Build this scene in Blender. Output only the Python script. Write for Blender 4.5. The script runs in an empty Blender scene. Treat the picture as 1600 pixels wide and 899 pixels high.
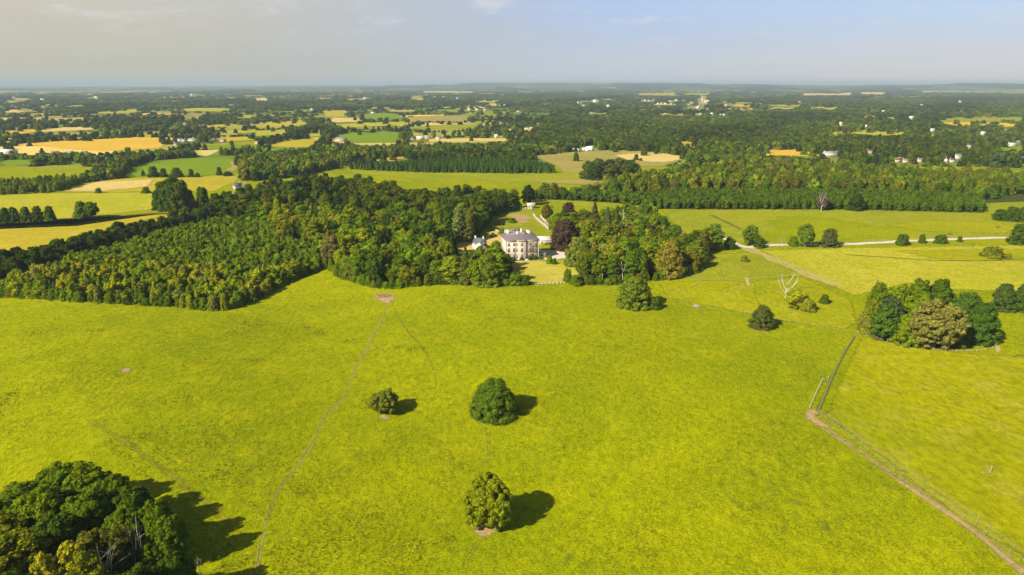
import bpy, bmesh, math, random
import numpy as np

R = math.radians
SC = bpy.context.scene
COL = SC.collection
random.seed(7)
RNG = np.random.default_rng(11)

# ------------------------------------------------------------------ camera, sky, sun, exposure
F_PX, CAM_H, HORIZON = 1067.0, 100.0, 131.0          # the photograph is 1600 x 899
PITCH = math.atan((449.5 - HORIZON) / F_PX)
cam_d = bpy.data.cameras.new('camera')
cam_d.sensor_width = 36.0
cam_d.lens = 36.0 * F_PX / 1600.0
cam_d.clip_start, cam_d.clip_end = 1.0, 120000.0
cam = bpy.data.objects.new('camera', cam_d)
COL.objects.link(cam)
cam.location = (0, 0, CAM_H)
cam.rotation_euler = (math.pi / 2 - PITCH, 0, 0)
SC.camera = cam

SUN_EL, SUN_AZ = R(36.0), R(230.0)                   # azimuth clockwise from +Y: behind and to one side
vs = SC.view_settings
vs.view_transform = 'Standard'
vs.look = 'None'
vs.gamma = 1.0
vs.use_curve_mapping = False
vs.exposure = 0.85
SC.cycles.max_bounces = 6
SC.cycles.diffuse_bounces = 3
SC.cycles.transmission_bounces = 3
SC.cycles.transparent_max_bounces = 8
SC.cycles.volume_bounces = 0
SC.cycles.use_denoising = True


class NT:
    """short hand for node trees"""
    def __init__(self, tree):
        self.t = tree
        tree.nodes.clear()

    def n(self, kind, **kw):
        nd = self.t.nodes.new(kind)
        for k, v in kw.items():
            if k.startswith('i_'):
                key = k[2:]
                key = int(key) if key.isdigit() else key.replace('_', ' ')
                if hasattr(v, 'is_linked'):
                    self.t.links.new(v, nd.inputs[key])
                else:
                    nd.inputs[key].default_value = v
            else:
                setattr(nd, k, v)
        return nd

    def link(self, a, b):
        self.t.links.new(a, b)

    def math(self, op, a, b=0.0, clamp=False):
        m = self.n('ShaderNodeMath', operation=op, use_clamp=clamp)
        for i, v in ((0, a), (1, b)):
            if hasattr(v, 'is_linked'):
                self.link(v, m.inputs[i])
            else:
                m.inputs[i].default_value = v
        return m.outputs[0]

    def mix(self, f, a, b, blend='MIX'):
        m = self.n('ShaderNodeMix', data_type='RGBA', blend_type=blend)
        for sock, v in ((m.inputs[0], f), (m.inputs[6], a), (m.inputs[7], b)):
            if hasattr(v, 'is_linked'):
                self.link(v, sock)
            else:
                sock.default_value = v if not isinstance(v, tuple) or len(v) == 4 else (*v, 1.0)
        return m.outputs[2]

    def noise(self, vec, scale, detail=3.0, rough=0.55, out=0):
        nn = self.n('ShaderNodeTexNoise', i_Vector=vec, i_Scale=scale, i_Detail=detail, i_Roughness=rough)
        return nn.outputs[out]

    def ramp(self, f, stops, interp='LINEAR'):
        r = self.n('ShaderNodeValToRGB')
        r.color_ramp.interpolation = interp
        els = r.color_ramp.elements
        while len(els) < len(stops):
            els.new(0.5)
        for e, (p, c) in zip(els, stops):
            e.position = p
            e.color = (*c, 1.0) if len(c) == 3 else c
        self.link(f, r.inputs[0])
        return r.outputs[0]

    def smooth(self, v, a, b):
        m = self.n('ShaderNodeMapRange', interpolation_type='SMOOTHSTEP', i_Value=v)
        m.inputs[1].default_value, m.inputs[2].default_value = a, b
        return m.outputs[0]


def srgb(r, g, b):
    f = lambda c: (c / 255 / 12.92) if c <= 10 else ((c / 255 + 0.055) / 1.055) ** 2.4
    return (f(r), f(g), f(b))


world = bpy.data.worlds.new('World')
SC.world = world
world.use_nodes = True
w = NT(world.node_tree)
sky = w.n('ShaderNodeTexSky', sky_type='NISHITA', sun_disc=False, sun_elevation=SUN_EL, sun_rotation=SUN_AZ,
          altitude=100.0, air_density=1.0, dust_density=2.0, ozone_density=1.0)
bg_clear = w.n('ShaderNodeBackground', i_Color=sky.outputs[0], i_Strength=0.05)
tc = w.n('ShaderNodeTexCoord')
sep = w.n('ShaderNodeSeparateXYZ', i_Vector=tc.outputs['Generated'])
# thin high cloud and haze low in the sky: grey on one side, thinning to pale blue on the other
stretch = w.n('ShaderNodeMapping', i_Vector=tc.outputs['Generated'])
stretch.inputs['Scale'].default_value = (2.2, 2.2, 9.0)
cn = w.noise(stretch.outputs[0], 2.3, 5.0, 0.55)
wob = w.math('MULTIPLY', w.math('SUBTRACT', cn, 0.5), 0.55)
SKY_K = 1.0
def sk(r, g, b):
    c = srgb(r, g, b)
    k = SKY_K / (2 ** 0.85)
    return tuple(v * k for v in c)
az = w.math('ADD', w.math('MULTIPLY', w.math('ADD', sep.outputs[0], w.math('MULTIPLY', wob, 0.45)), 0.8), 0.5)
low = w.ramp(az, [(0.0, sk(196, 193, 172)), (0.24, sk(190, 191, 182)), (0.42, sk(192, 197, 201)), (0.62, sk(200, 205, 212)), (1.0, sk(216, 212, 211))])
high = w.ramp(az, [(0.0, sk(208, 202, 186)), (0.22, sk(200, 199, 194)), (0.42, sk(188, 197, 211)), (0.60, sk(180, 203, 236)), (1.0, sk(192, 219, 246))])
elev = w.smooth(sep.outputs[2], 0.0, 0.115)
cloud = w.mix(elev, low, high)
wisps = w.smooth(w.noise(stretch.outputs[0], 6.0, 6.0, 0.6), 0.52, 0.78)
wfac = w.math('MULTIPLY', w.math('MULTIPLY', wisps, elev), 0.55)
cloud = w.mix(wfac, cloud, (*sk(225, 226, 228), 1.0))
bg_cloud = w.n('ShaderNodeBackground', i_Color=cloud, i_Strength=1.0)
mixs = w.n('ShaderNodeMixShader')
w.link(w.smooth(sep.outputs[2], 0.12, 0.28), mixs.inputs[0])
w.link(bg_cloud.outputs[0], mixs.inputs[1])
w.link(bg_clear.outputs[0], mixs.inputs[2])
wo = w.n('ShaderNodeOutputWorld')
w.link(mixs.outputs[0], wo.inputs['Surface'])

sun_d = bpy.data.lights.new('sun', 'SUN')
sun_d.energy = 5.0
sun_d.angle = R(0.55)
sun_d.color = (1.0, 0.91, 0.74)
sun = bpy.data.objects.new('sun', sun_d)
COL.objects.link(sun)
sun.location = (-300, -300, 400)
# a sun lamp shines along its local -Z: tilt it, then turn it so that the light travels away from the sun's azimuth
sun.rotation_euler = (math.pi / 2 - SUN_EL, 0, -(SUN_AZ + math.pi))


# ------------------------------------------------------------------ terrain and the photograph's geometry
def sstep(v, a, b):
    t = np.clip((np.asarray(v, float) - a) / (b - a), 0, 1)
    return t * t * (3 - 2 * t)

HILL_U = [-1500, 0, 300, 420, 520, 640, 700, 745, 790, 860, 930, 1010, 1100, 1200, 1320, 1420, 1480, 1540, 1600, 3000]
HILL_Z = [8, 8, 14, 40, 56, 50, 78, 122, 118, 126, 116, 104, 92, 74, 60, 66, 96, 98, 88, 60]

def terrain(x, y):
    x = np.asarray(x, float)
    y = np.asarray(y, float)
    m = 1 - sstep(y, 400, 470)
    z = m * (1.5 * np.sin(x / 36 + 1.3) * np.sin(y / 43 + 0.4) + 0.9 * np.sin((x + 0.6 * y) / 27 + 2.0) + 0.35 * np.sin(x / 15 - y / 19))
    yy = np.maximum(y, 1.0)
    u = x / yy * F_PX + 800
    prof = np.interp(u, HILL_U, HILL_Z) + 3 * np.sin(u / 23.0) + 2 * np.sin(u / 9.0 + 1)
    d = np.hypot(x, yy)
    z = z + prof * (sstep(d, 9700, 16500) * (1 - 0.5 * sstep(d, 17000, 24000)))
    return z

CP, SP = math.cos(PITCH), math.sin(PITCH)

def P(px, py, h=0.0):
    """the point of the place seen at a pixel of the photograph, h metres above the ground"""
    dx, v = (px - 800) / F_PX, (449.5 - py) / F_PX
    dy, dz = CP + SP * v, -SP + CP * v
    z = h
    for _ in range(12):
        t = (z - CAM_H) / dz
        nz = float(terrain(dx * t, dy * t)) + h
        if abs(nz - z) < 0.005:
            break
        z = 0.5 * (z + nz)
    t = (z - CAM_H) / dz
    return (dx * t, dy * t)

def project(x, y, z):
    x = np.asarray(x, float); y = np.asarray(y, float); z = np.asarray(z, float) - CAM_H
    depth = y * CP - z * SP
    up = y * SP + z * CP
    depth = np.maximum(depth, 1e-3)
    return 800 + F_PX * x / depth, 449.5 - F_PX * up / depth

def height_for(gx, gy, py_top):
    """height of an upright thing standing at (gx, gy) whose top shows at row py_top"""
    v = (449.5 - py_top) / F_PX
    dy, dz = CP + SP * v, -SP + CP * v
    return CAM_H + dz * gy / dy - float(terrain(gx, gy))

def metres(gx, gy, npx):
    return npx * (gy * CP + CAM_H * SP) / F_PX

def inside(px, py, poly):
    px = np.asarray(px, float); py = np.asarray(py, float)
    poly = np.asarray(poly, float)
    r = np.zeros(px.shape, bool)
    j = len(poly) - 1
    for i in range(len(poly)):
        xi, yi = poly[i]; xj, yj = poly[j]
        c = ((yi > py) != (yj > py)) & (px < (xj - xi) * (py - yi) / (yj - yi + 1e-12) + xi)
        r ^= c
        j = i
    return r


# ------------------------------------------------------------------ object helpers
def props(o, label=None, cat=None, group=None, kind=None):
    if label: o['label'] = label
    if cat: o['category'] = cat
    if group: o['group'] = group
    if kind: o['kind'] = kind
    return o

class MB:
    """collects faces, becomes ONE mesh"""
    def __init__(self):
        self.v, self.f, self.m, self.n = [], [], [], 0

    def add(self, V, F, mat=0):
        V = np.asarray(V, np.float32).reshape(-1, 3)
        F = np.asarray(F, np.int64)
        self.v.append(V)
        self.f.append(F + self.n)
        self.m.append(np.full(len(F), mat, np.int32))
        self.n += len(V)
        return self

    def box(self, x0, y0, z0, x1, y1, z1, mat=0):
        V = [(x0, y0, z0), (x1, y0, z0), (x1, y1, z0), (x0, y1, z0), (x0, y0, z1), (x1, y0, z1), (x1, y1, z1), (x0, y1, z1)]
        return self.add(V, [(0, 3, 2, 1), (4, 5, 6, 7), (0, 1, 5, 4), (1, 2, 6, 5), (2, 3, 7, 6), (3, 0, 4, 7)], mat)

    def tube(self, pts, rad, sides=6, mat=0, cap=True):
        pts = np.asarray(pts, float)
        V, F = [], []
        for i, p in enumerate(pts):
            d = pts[min(i + 1, len(pts) - 1)] - pts[max(i - 1, 0)]
            d = d / (np.linalg.norm(d) + 1e-9)
            a = np.cross(d, (0.31, 0.95, 0.02) if abs(d[1]) < 0.9 else (1, 0, 0))
            a /= np.linalg.norm(a) + 1e-9
            b = np.cross(d, a)
            for k in range(sides):
                t = 2 * math.pi * k / sides
                V.append(p + rad[i] * (a * math.cos(t) + b * math.sin(t)))
        for i in range(len(pts) - 1):
            for k in range(sides):
                k2 = (k + 1) % sides
                F.append((i * sides + k, i * sides + k2, (i + 1) * sides + k2, (i + 1) * sides + k))
        self.add(V, F, mat)
        return self

    def mesh(self, name, mats=()):
        me = bpy.data.meshes.new(name)
        V = np.concatenate(self.v) if self.v else np.zeros((0, 3), np.float32)
        me.vertices.add(len(V))
        me.vertices.foreach_set('co', V.ravel())
        if self.f:
            tot = np.concatenate([np.full(len(f), f.shape[1], np.int32) for f in self.f])
            idx = np.concatenate([f.ravel() for f in self.f]).astype(np.int32)
            start = np.concatenate([[0], np.cumsum(tot)[:-1]]).astype(np.int32)
            me.loops.add(len(idx))
            me.loops.foreach_set('vertex_index', idx)
            me.polygons.add(len(tot))
            me.polygons.foreach_set('loop_start', start)
            me.polygons.foreach_set('loop_total', tot)
            me.polygons.foreach_set('material_index', np.concatenate(self.m))
        for m in mats:
            me.materials.append(m)
        me.update(calc_edges=True)
        return me

def link_mesh(name, me, parent=None, loc=None):
    o = bpy.data.objects.new(name, me)
    COL.objects.link(o)
    if parent: o.parent = parent
    if loc: o.location = loc
    return o

def empty(name, loc, rz=0.0, scale=(1, 1, 1)):
    o = bpy.data.objects.new(name, None)
    o.empty_display_size = 0.5
    COL.objects.link(o)
    o.location, o.rotation_euler, o.scale = loc, (0, 0, rz), scale
    return o


# ------------------------------------------------------------------ materials
def new_mat(name):
    m = bpy.data.materials.new(name)
    m.use_nodes = True
    return m, NT(m.node_tree)

def finish(t, shader, disp=None):
    o = t.n('ShaderNodeOutputMaterial')
    t.link(shader, o.inputs['Surface'])

def plain(name, col, rough=0.8, var=0.18, scale=3.0, spec=0.2, bump=0.0):
    m, t = new_mat(name)
    tcn = t.n('ShaderNodeTexCoord')
    nz = t.noise(tcn.outputs['Object'], scale, 5.0, 0.6)
    k = t.math('ADD', t.math('MULTIPLY', t.math('SUBTRACT', nz, 0.5), var * 2), 1.0)
    c = t.mix(1.0, (*col, 1.0), t.n('ShaderNodeCombineColor', i_0=k, i_1=k, i_2=k).outputs[0], 'MULTIPLY')
    b = t.n('ShaderNodeBsdfPrincipled', i_Base_Color=c, i_Roughness=rough)
    b.inputs['Specular IOR Level'].default_value = spec
    if bump:
        bp = t.n('ShaderNodeBump', i_Height=nz, i_Strength=bump)
        t.link(bp.outputs[0], b.inputs['Normal'])
    finish(t, b.outputs[0])
    return m

def grass(name, base, lush, dry, dark, alpha=False, tall=1.0, big=0.016, contrast=1.0, rows=0.0):
    """pasture: broad tone changes, metre-sized tufts, seed heads, dark rushes; alpha fades a sheet out at its ragged edge"""
    m, t = new_mat(name)
    pos = t.n('ShaderNodeNewGeometry').outputs['Position']
    n_big = t.noise(pos, big, 4.0, 0.55)
    n_mid = t.noise(pos, 0.09, 4.0, 0.6)
    st = t.n('ShaderNodeMapping', i_Vector=pos)
    st.inputs['Rotation'].default_value = (0, 0, 0.5)
    st.inputs['Scale'].default_value = (1.0, 0.55, 1.0)
    n_fine = t.noise(st.outputs[0], 0.62, 5.0, 0.72)
    n_tiny = t.noise(pos, 2.1, 3.0, 0.7)
    n_spot = t.noise(pos, 0.28, 4.0, 0.65)
    c = t.mix(t.smooth(n_big, 0.36, 0.66), (*base, 1), (*lush, 1))
    c = t.mix(t.math('MULTIPLY', t.smooth(n_mid, 0.45, 0.8), 0.75), c, (*dry, 1))
    # rushes and thistles stand where the ground is damp
    damp = t.math('MULTIPLY', t.smooth(t.noise(pos, 0.022, 3.0, 0.5), 0.50, 0.68), t.smooth(n_spot, 0.50, 0.72))
    c = t.mix(t.math('MULTIPLY', damp, 0.75), c, (*dark, 1))
    k = t.math('ADD', t.math('MULTIPLY', t.math('SUBTRACT', n_fine, 0.5), 1.5 * contrast), 1.0)
    k = t.math('ADD', k, t.math('MULTIPLY', t.math('SUBTRACT', n_tiny, 0.5), 0.7 * contrast))
    if rows:
        wv = t.n('ShaderNodeTexWave', i_Vector=pos, i_Scale=rows, i_Distortion=1.2)
        k = t.math('ADD', k, t.math('MULTIPLY', t.math('SUBTRACT', wv.outputs[1], 0.5), 0.16))
    k = t.math('MAXIMUM', k, 0.35)
    c = t.mix(1.0, c, t.n('ShaderNodeCombineColor', i_0=k, i_1=k, i_2=k).outputs[0], 'MULTIPLY')
    b = t.n('ShaderNodeBsdfDiffuse', i_Color=c)
    hgt = t.math('ADD', t.math('MULTIPLY', n_fine, 0.7), t.math('MULTIPLY', n_mid, 1.6))
    bp = t.n('ShaderNodeBump', i_Height=hgt, i_Strength=0.55 * tall, i_Distance=0.6)
    t.link(bp.outputs[0], b.inputs['Normal'])
    sh = b.outputs[0]
    if alpha:
        at = t.n('ShaderNodeAttribute', attribute_name='fade')
        nn = t.noise(pos, 0.35, 5.0, 0.7)
        a = t.smooth(t.math('ADD', at.outputs['Fac'], t.math('MULTIPLY', t.math('SUBTRACT', nn, 0.5), 1.1)), 0.30, 0.75)
        mx = t.n('ShaderNodeMixShader')
        t.link(a, mx.inputs[0])
        t.link(t.n('ShaderNodeBsdfTransparent').outputs[0], mx.inputs[1])
        t.link(sh, mx.inputs[2])
        sh = mx.outputs[0]
    finish(t, sh)
    return m

def soil(name, c1, c2, most=1.0):
    m, t = new_mat(name)
    pos = t.n('ShaderNodeNewGeometry').outputs['Position']
    c = t.mix(t.smooth(t.noise(pos, 0.5, 6.0, 0.7), 0.35, 0.65), (*c1, 1), (*c2, 1))
    k = t.math('ADD', 0.6, t.math('MULTIPLY', t.noise(pos, 2.5, 5.0, 0.7), 0.8))
    c = t.mix(1.0, c, t.n('ShaderNodeCombineColor', i_0=k, i_1=k, i_2=k).outputs[0], 'MULTIPLY')
    b = t.n('ShaderNodeBsdfPrincipled', i_Base_Color=c, i_Roughness=0.95)
    b.inputs['Specular IOR Level'].default_value = 0.05
    at = t.n('ShaderNodeAttribute', attribute_name='fade')
    nn = t.noise(pos, 0.55, 6.0, 0.72)
    a = t.smooth(t.math('ADD', at.outputs['Fac'], t.math('MULTIPLY', t.math('SUBTRACT', nn, 0.5), 2.2)), 0.40, 0.85)
    mx = t.n('ShaderNodeMixShader')
    t.link(t.math('MULTIPLY', a, most), mx.inputs[0])
    t.link(t.n('ShaderNodeBsdfTransparent').outputs[0], mx.inputs[1])
    t.link(b.outputs[0], mx.inputs[2])
    finish(t, mx.outputs[0])
    return m

def foliage(name, instanced):
    m, t = new_mat(name)
    oi = t.n('ShaderNodeObjectInfo')
    if instanced:
        col = t.n('ShaderNodeAttribute', attribute_type='INSTANCER', attribute_name='tint').outputs['Color']
    else:
        col = oi.outputs['Color']
    tcn = t.n('ShaderNodeTexCoord')
    geo = t.n('ShaderNodeNewGeometry')
    nz = t.noise(tcn.outputs['Object'], 0.45, 4.0, 0.6)
    per = geo.outputs['Random Per Island']
    hsv = t.n('ShaderNodeHueSaturation', i_Color=col)
    t.link(t.math('ADD', 0.5, t.math('MULTIPLY', t.math('SUBTRACT', nz, 0.5), 0.07)), hsv.inputs['Hue'])
    val = t.math('ADD', t.math('MULTIPLY', nz, 0.7), t.math('MULTIPLY', per, 0.7))
    t.link(t.math('ADD', val, 0.40), hsv.inputs['Value'])
    c = hsv.outputs[0]
    b = t.n('ShaderNodeBsdfDiffuse', i_Color=c)
    tr = t.n('ShaderNodeBsdfTranslucent', i_Color=t.mix(1.0, c, (1.0, 1.05, 0.35, 1), 'MULTIPLY'))
    mx = t.n('ShaderNodeMixShader')
    mx.inputs[0].default_value = 0.30
    t.link(b.outputs[0], mx.inputs[1])
    t.link(tr.outputs[0], mx.inputs[2])
    finish(t, mx.outputs[0])
    return m

M = {}
M['leaf'] = foliage('leaves', False)
M['leaf_wood'] = foliage('woodland_leaves', True)
M['bark'] = plain('bark', (0.11, 0.085, 0.06), 0.95, 0.5, 2.0, 0.05)
M['deadwood'] = plain('bleached_wood', (0.46, 0.41, 0.34), 0.9, 0.3, 2.0, 0.1)
M['greywood'] = plain('dead_branches', (0.30, 0.25, 0.20), 0.9, 0.3, 2.0, 0.1)
M['post'] = plain('weathered_wood', (0.26, 0.22, 0.14), 0.9, 0.3, 4.0, 0.1)
M['wire'] = plain('galvanised_wire', (0.42, 0.40, 0.33), 0.6, 0.1, 4.0, 0.3)
M['stone'] = plain('buff_stone', (0.50, 0.41, 0.33), 0.9, 0.30, 1.3, 0.1)
M['trim'] = plain('pale_dressed_stone', (0.60, 0.52, 0.42), 0.85, 0.16, 1.5, 0.1)
M['slate'] = plain('slate', (0.16, 0.13, 0.135), 0.65, 0.30, 1.0, 0.3)
M['darkslate'] = plain('dark_slate', (0.075, 0.075, 0.085), 0.6, 0.25, 1.0, 0.3)
M['lead'] = plain('lead_flat', (0.27, 0.25, 0.24), 0.6, 0.2, 1.0, 0.3)
M['render'] = plain('white_render', (0.62, 0.59, 0.53), 0.85, 0.12, 0.6, 0.1)
M['cream'] = plain('cream_render', (0.46, 0.38, 0.28), 0.85, 0.15, 0.6, 0.1)
M['tin'] = plain('pale_sheet_roof', (0.52, 0.50, 0.47), 0.5, 0.15, 0.3, 0.4)
M['greytin'] = plain('grey_sheet_roof', (0.23, 0.23, 0.24), 0.5, 0.2, 0.3, 0.4)
M['tile'] = plain('brown_tile', (0.15, 0.09, 0.065), 0.8, 0.25, 1.0, 0.1)
M['pvc'] = plain('white_cover', (0.80, 0.79, 0.78), 0.5, 0.06, 0.5, 0.3)
M['glass'] = plain('dark_window_glass', (0.022, 0.022, 0.026), 0.25, 0.2, 1.0, 0.3)
M['paint'] = plain('white_paint', (0.76, 0.74, 0.70), 0.5, 0.06, 1.0, 0.3)
M['door'] = plain('dark_door_paint', (0.06, 0.055, 0.05), 0.4, 0.1, 1.0, 0.4)
M['rubble'] = plain('limestone_rubble', (0.40, 0.34, 0.26), 0.95, 0.5, 0.9, 0.05, 0.4)

G_BASE = (0.235, 0.225, 0.006)
M['meadow'] = grass('meadow_grass', (0.225, 0.228, 0.005), (0.175, 0.205, 0.006), (0.30, 0.265, 0.012), (0.085, 0.105, 0.010))
M['yellow_meadow'] = grass('buttercup_meadow', (0.258, 0.256, 0.001), (0.212, 0.230, 0.001), (0.30, 0.27, 0.03), (0.11, 0.125, 0.010), True, contrast=1.1)
M['pasture'] = grass('green_pasture', (0.225, 0.235, 0.010), (0.185, 0.212, 0.007), (0.31, 0.285, 0.035), (0.10, 0.12, 0.012), True)
M['dry_pasture'] = grass('dry_pasture', (0.325, 0.305, 0.020), (0.285, 0.285, 0.012), (0.40, 0.345, 0.05), (0.14, 0.14, 0.03), True)
M['green_field'] = grass('fresh_grass_field', (0.125, 0.20, 0.006), (0.15, 0.215, 0.008), (0.20, 0.22, 0.02), (0.09, 0.14, 0.006), True, 0.4, 0.01, 0.5)
M['gold_field'] = grass('ripe_barley', (0.52, 0.33, 0.035), (0.47, 0.30, 0.03), (0.58, 0.38, 0.06), (0.38, 0.25, 0.03), True, 0.4, 0.01, 0.5, 0.08)
M['straw_field'] = grass('pale_stubble', (0.50, 0.37, 0.13), (0.44, 0.34, 0.10), (0.60, 0.45, 0.20), (0.33, 0.26, 0.08), True, 0.4, 0.01, 0.6, 0.08)
M['yellow_field'] = grass('yellow_meadow_field', (0.36, 0.29, 0.018), (0.28, 0.25, 0.015), (0.46, 0.34, 0.06), (0.2, 0.18, 0.01), True, 0.5, 0.008, 0.7)
M['tan_field'] = grass('tan_rough_grazing', (0.27, 0.225, 0.055), (0.22, 0.20, 0.04), (0.36, 0.28, 0.12), (0.18, 0.16, 0.04), True, 0.5, 0.012, 0.8)
M['lawn'] = grass('mown_lawn', (0.40, 0.345, 0.05), (0.32, 0.30, 0.025), (0.50, 0.40, 0.09), (0.2, 0.19, 0.03), True, 0.2, 0.03, 0.4, 0.35)
M['straw_lawn'] = grass('sunburnt_lawn', (0.48, 0.345, 0.10), (0.42, 0.31, 0.07), (0.55, 0.40, 0.16), (0.3, 0.24, 0.05), True, 0.2, 0.03, 0.5)
M['worn'] = soil('worn_path_soil', (0.40, 0.315, 0.11), (0.33, 0.29, 0.08))
M['faint'] = soil('faint_trodden_grass', (0.26, 0.22, 0.03), (0.20, 0.18, 0.03), 0.26)
M['dusty'] = soil('dusty_worn_grass', (0.47, 0.385, 0.12), (0.38, 0.33, 0.08), 0.75)
M['path'] = soil('narrow_path_soil', (0.34, 0.27, 0.09), (0.24, 0.21, 0.05), 0.8)
M['bare'] = soil('bare_earth', (0.38, 0.265, 0.13), (0.27, 0.20, 0.08))
M['mud'] = soil('dark_mud', (0.17, 0.11, 0.07), (0.24, 0.155, 0.09))
M['gravel'] = soil('gravel_drive', (0.56, 0.48, 0.38), (0.48, 0.42, 0.35))
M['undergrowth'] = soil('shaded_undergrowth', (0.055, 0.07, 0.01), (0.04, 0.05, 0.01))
M['rank'] = soil('rank_grass', (0.10, 0.115, 0.012), (0.13, 0.14, 0.02))


# ------------------------------------------------------------------ ground sheet, out to the horizon
def build_ground():
    ys = list(np.arange(-240, 60, 30.0)) + list(np.arange(60, 480, 4.0))
    y = 480.0
    while y < 33000:
        ys.append(y)
        y += max(6.0, y * 0.035)
    ys.append(33000.0)
    ys = np.array(ys)
    u = np.linspace(-1, 1, 181)
    half = np.maximum(330, np.abs(ys) * 0.98 + 150)
    X = half[:, None] * u[None, :]
    Y = np.repeat(ys[:, None], len(u), 1)
    Z = terrain(X, Y)
    V = np.stack([X, Y, Z], -1).reshape(-1, 3)
    nr, nc = X.shape
    i = np.arange(nr - 1)[:, None] * nc + np.arange(nc - 1)[None, :]
    Fq = np.stack([i, i + 1, i + nc + 1, i + nc], -1).reshape(-1, 4)
    me = MB().add(V, Fq).mesh('ground', [M['ground']])
    me.polygons.foreach_set('use_smooth', np.ones(len(me.polygons), bool))
    o = link_mesh('ground', me)
    props(o, 'rolling green pasture reaching to the horizon', None, None, 'structure')

def ground_material():
    """meadow near by; beyond a kilometre and a half a patchwork of fields"""
    m, t = new_mat('ground_grass')
    pos = t.n('ShaderNodeNewGeometry').outputs['Position']
    n_big = t.noise(pos, 0.014, 4.0, 0.55)
    n_mid = t.noise(pos, 0.075, 4.0, 0.6)
    st = t.n('ShaderNodeMapping', i_Vector=pos)
    st.inputs['Rotation'].default_value = (0, 0, 0.5)
    st.inputs['Scale'].default_value = (1.0, 0.55, 1.0)
    n_fine = t.noise(st.outputs[0], 0.62, 5.0, 0.72)
    n_tiny = t.noise(pos, 2.1, 3.0, 0.7)
    n_spot = t.noise(pos, 0.28, 4.0, 0.65)
    c = t.mix(t.smooth(n_big, 0.34, 0.66), (0.225, 0.242, 0.001, 1), (0.172, 0.206, 0.001, 1))
    c = t.mix(t.math('MULTIPLY', t.smooth(n_mid, 0.45, 0.80), 0.8), c, (0.266, 0.268, 0.002, 1))
    damp = t.math('MULTIPLY', t.smooth(t.noise(pos, 0.022, 3.0, 0.5), 0.50, 0.68), t.smooth(n_spot, 0.50, 0.72))
    c = t.mix(t.math('MULTIPLY', damp, 0.7), c, (0.085, 0.105, 0.010, 1))
    k = t.math('ADD', t.math('MULTIPLY', t.math('SUBTRACT', n_fine, 0.5), 1.5), 1.0)
    k = t.math('ADD', k, t.math('MULTIPLY', t.math('SUBTRACT', n_tiny, 0.5), 2.4))
    k = t.math('MAXIMUM', k, 0.35)
    c = t.mix(1.0, c, t.n('ShaderNodeCombineColor', i_0=k, i_1=k, i_2=k).outputs[0], 'MULTIPLY')
    vo = t.n('ShaderNodeTexVoronoi', i_Vector=pos, i_Scale=0.0022)
    sc = t.n('ShaderNodeSeparateColor', i_Color=vo.outputs['Color'])
    patch = t.ramp(sc.outputs[0], [(0.0, (0.05, 0.075, 0.015)), (0.35, (0.075, 0.10, 0.02)), (0.55, (0.12, 0.13, 0.03)), (0.64, (0.055, 0.08, 0.02)), (0.86, (0.30, 0.25, 0.09)), (0.90, (0.05, 0.075, 0.02)), (1.0, (0.14, 0.15, 0.03))], 'CONSTANT')
    far = t.smooth(t.n('ShaderNodeSeparateXYZ', i_Vector=pos).outputs[1], 850, 1000)
    c = t.mix(far, c, patch)
    b = t.n('ShaderNodeBsdfDiffuse', i_Color=c)
    hgt = t.math('ADD', t.math('MULTIPLY', n_fine, 0.7), t.math('MULTIPLY', n_mid, 1.6))
    bp = t.n('ShaderNodeBump', i_Height=hgt, i_Distance=0.6)
    t.link(t.math('MULTIPLY', t.math('SUBTRACT', 1.0, far), 0.55), bp.inputs['Strength'])
    t.link(bp.outputs[0], b.inputs['Normal'])
    finish(t, b.outputs[0])
    return m

M['ground'] = ground_material()
build_ground()


def sheet(name, pts_px, mat, off=0.05, label=None, fade=2.5, maxe=None, rough_px=0.6):
    """a patch of ground drawn as a closed outline on the photograph, laid just above the ground sheet; 'fade' metres of ragged edge"""
    pts_px = [(x + 380 if x >= 1600 else x - 380 if x <= 0 else x, y) for x, y in pts_px]
    pts = []
    n = len(pts_px)
    rr = random.Random(sum(map(ord, name)) + n)
    for i in range(n):
        a, b = pts_px[i], pts_px[(i + 1) % n]
        L = math.hypot(b[0] - a[0], b[1] - a[1])
        k = max(1, int(L / 14))
        for j in range(k):
            s = j / k
            q = rough_px if j else 0
            pts.append((a[0] + (b[0] - a[0]) * s + rr.uniform(-q, q), a[1] + (b[1] - a[1]) * s + rr.uniform(-q, q) * 0.4))
    W = [P(*p) for p in pts]
    return sheet_world(name, W, mat, off, label, fade, maxe)

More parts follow.
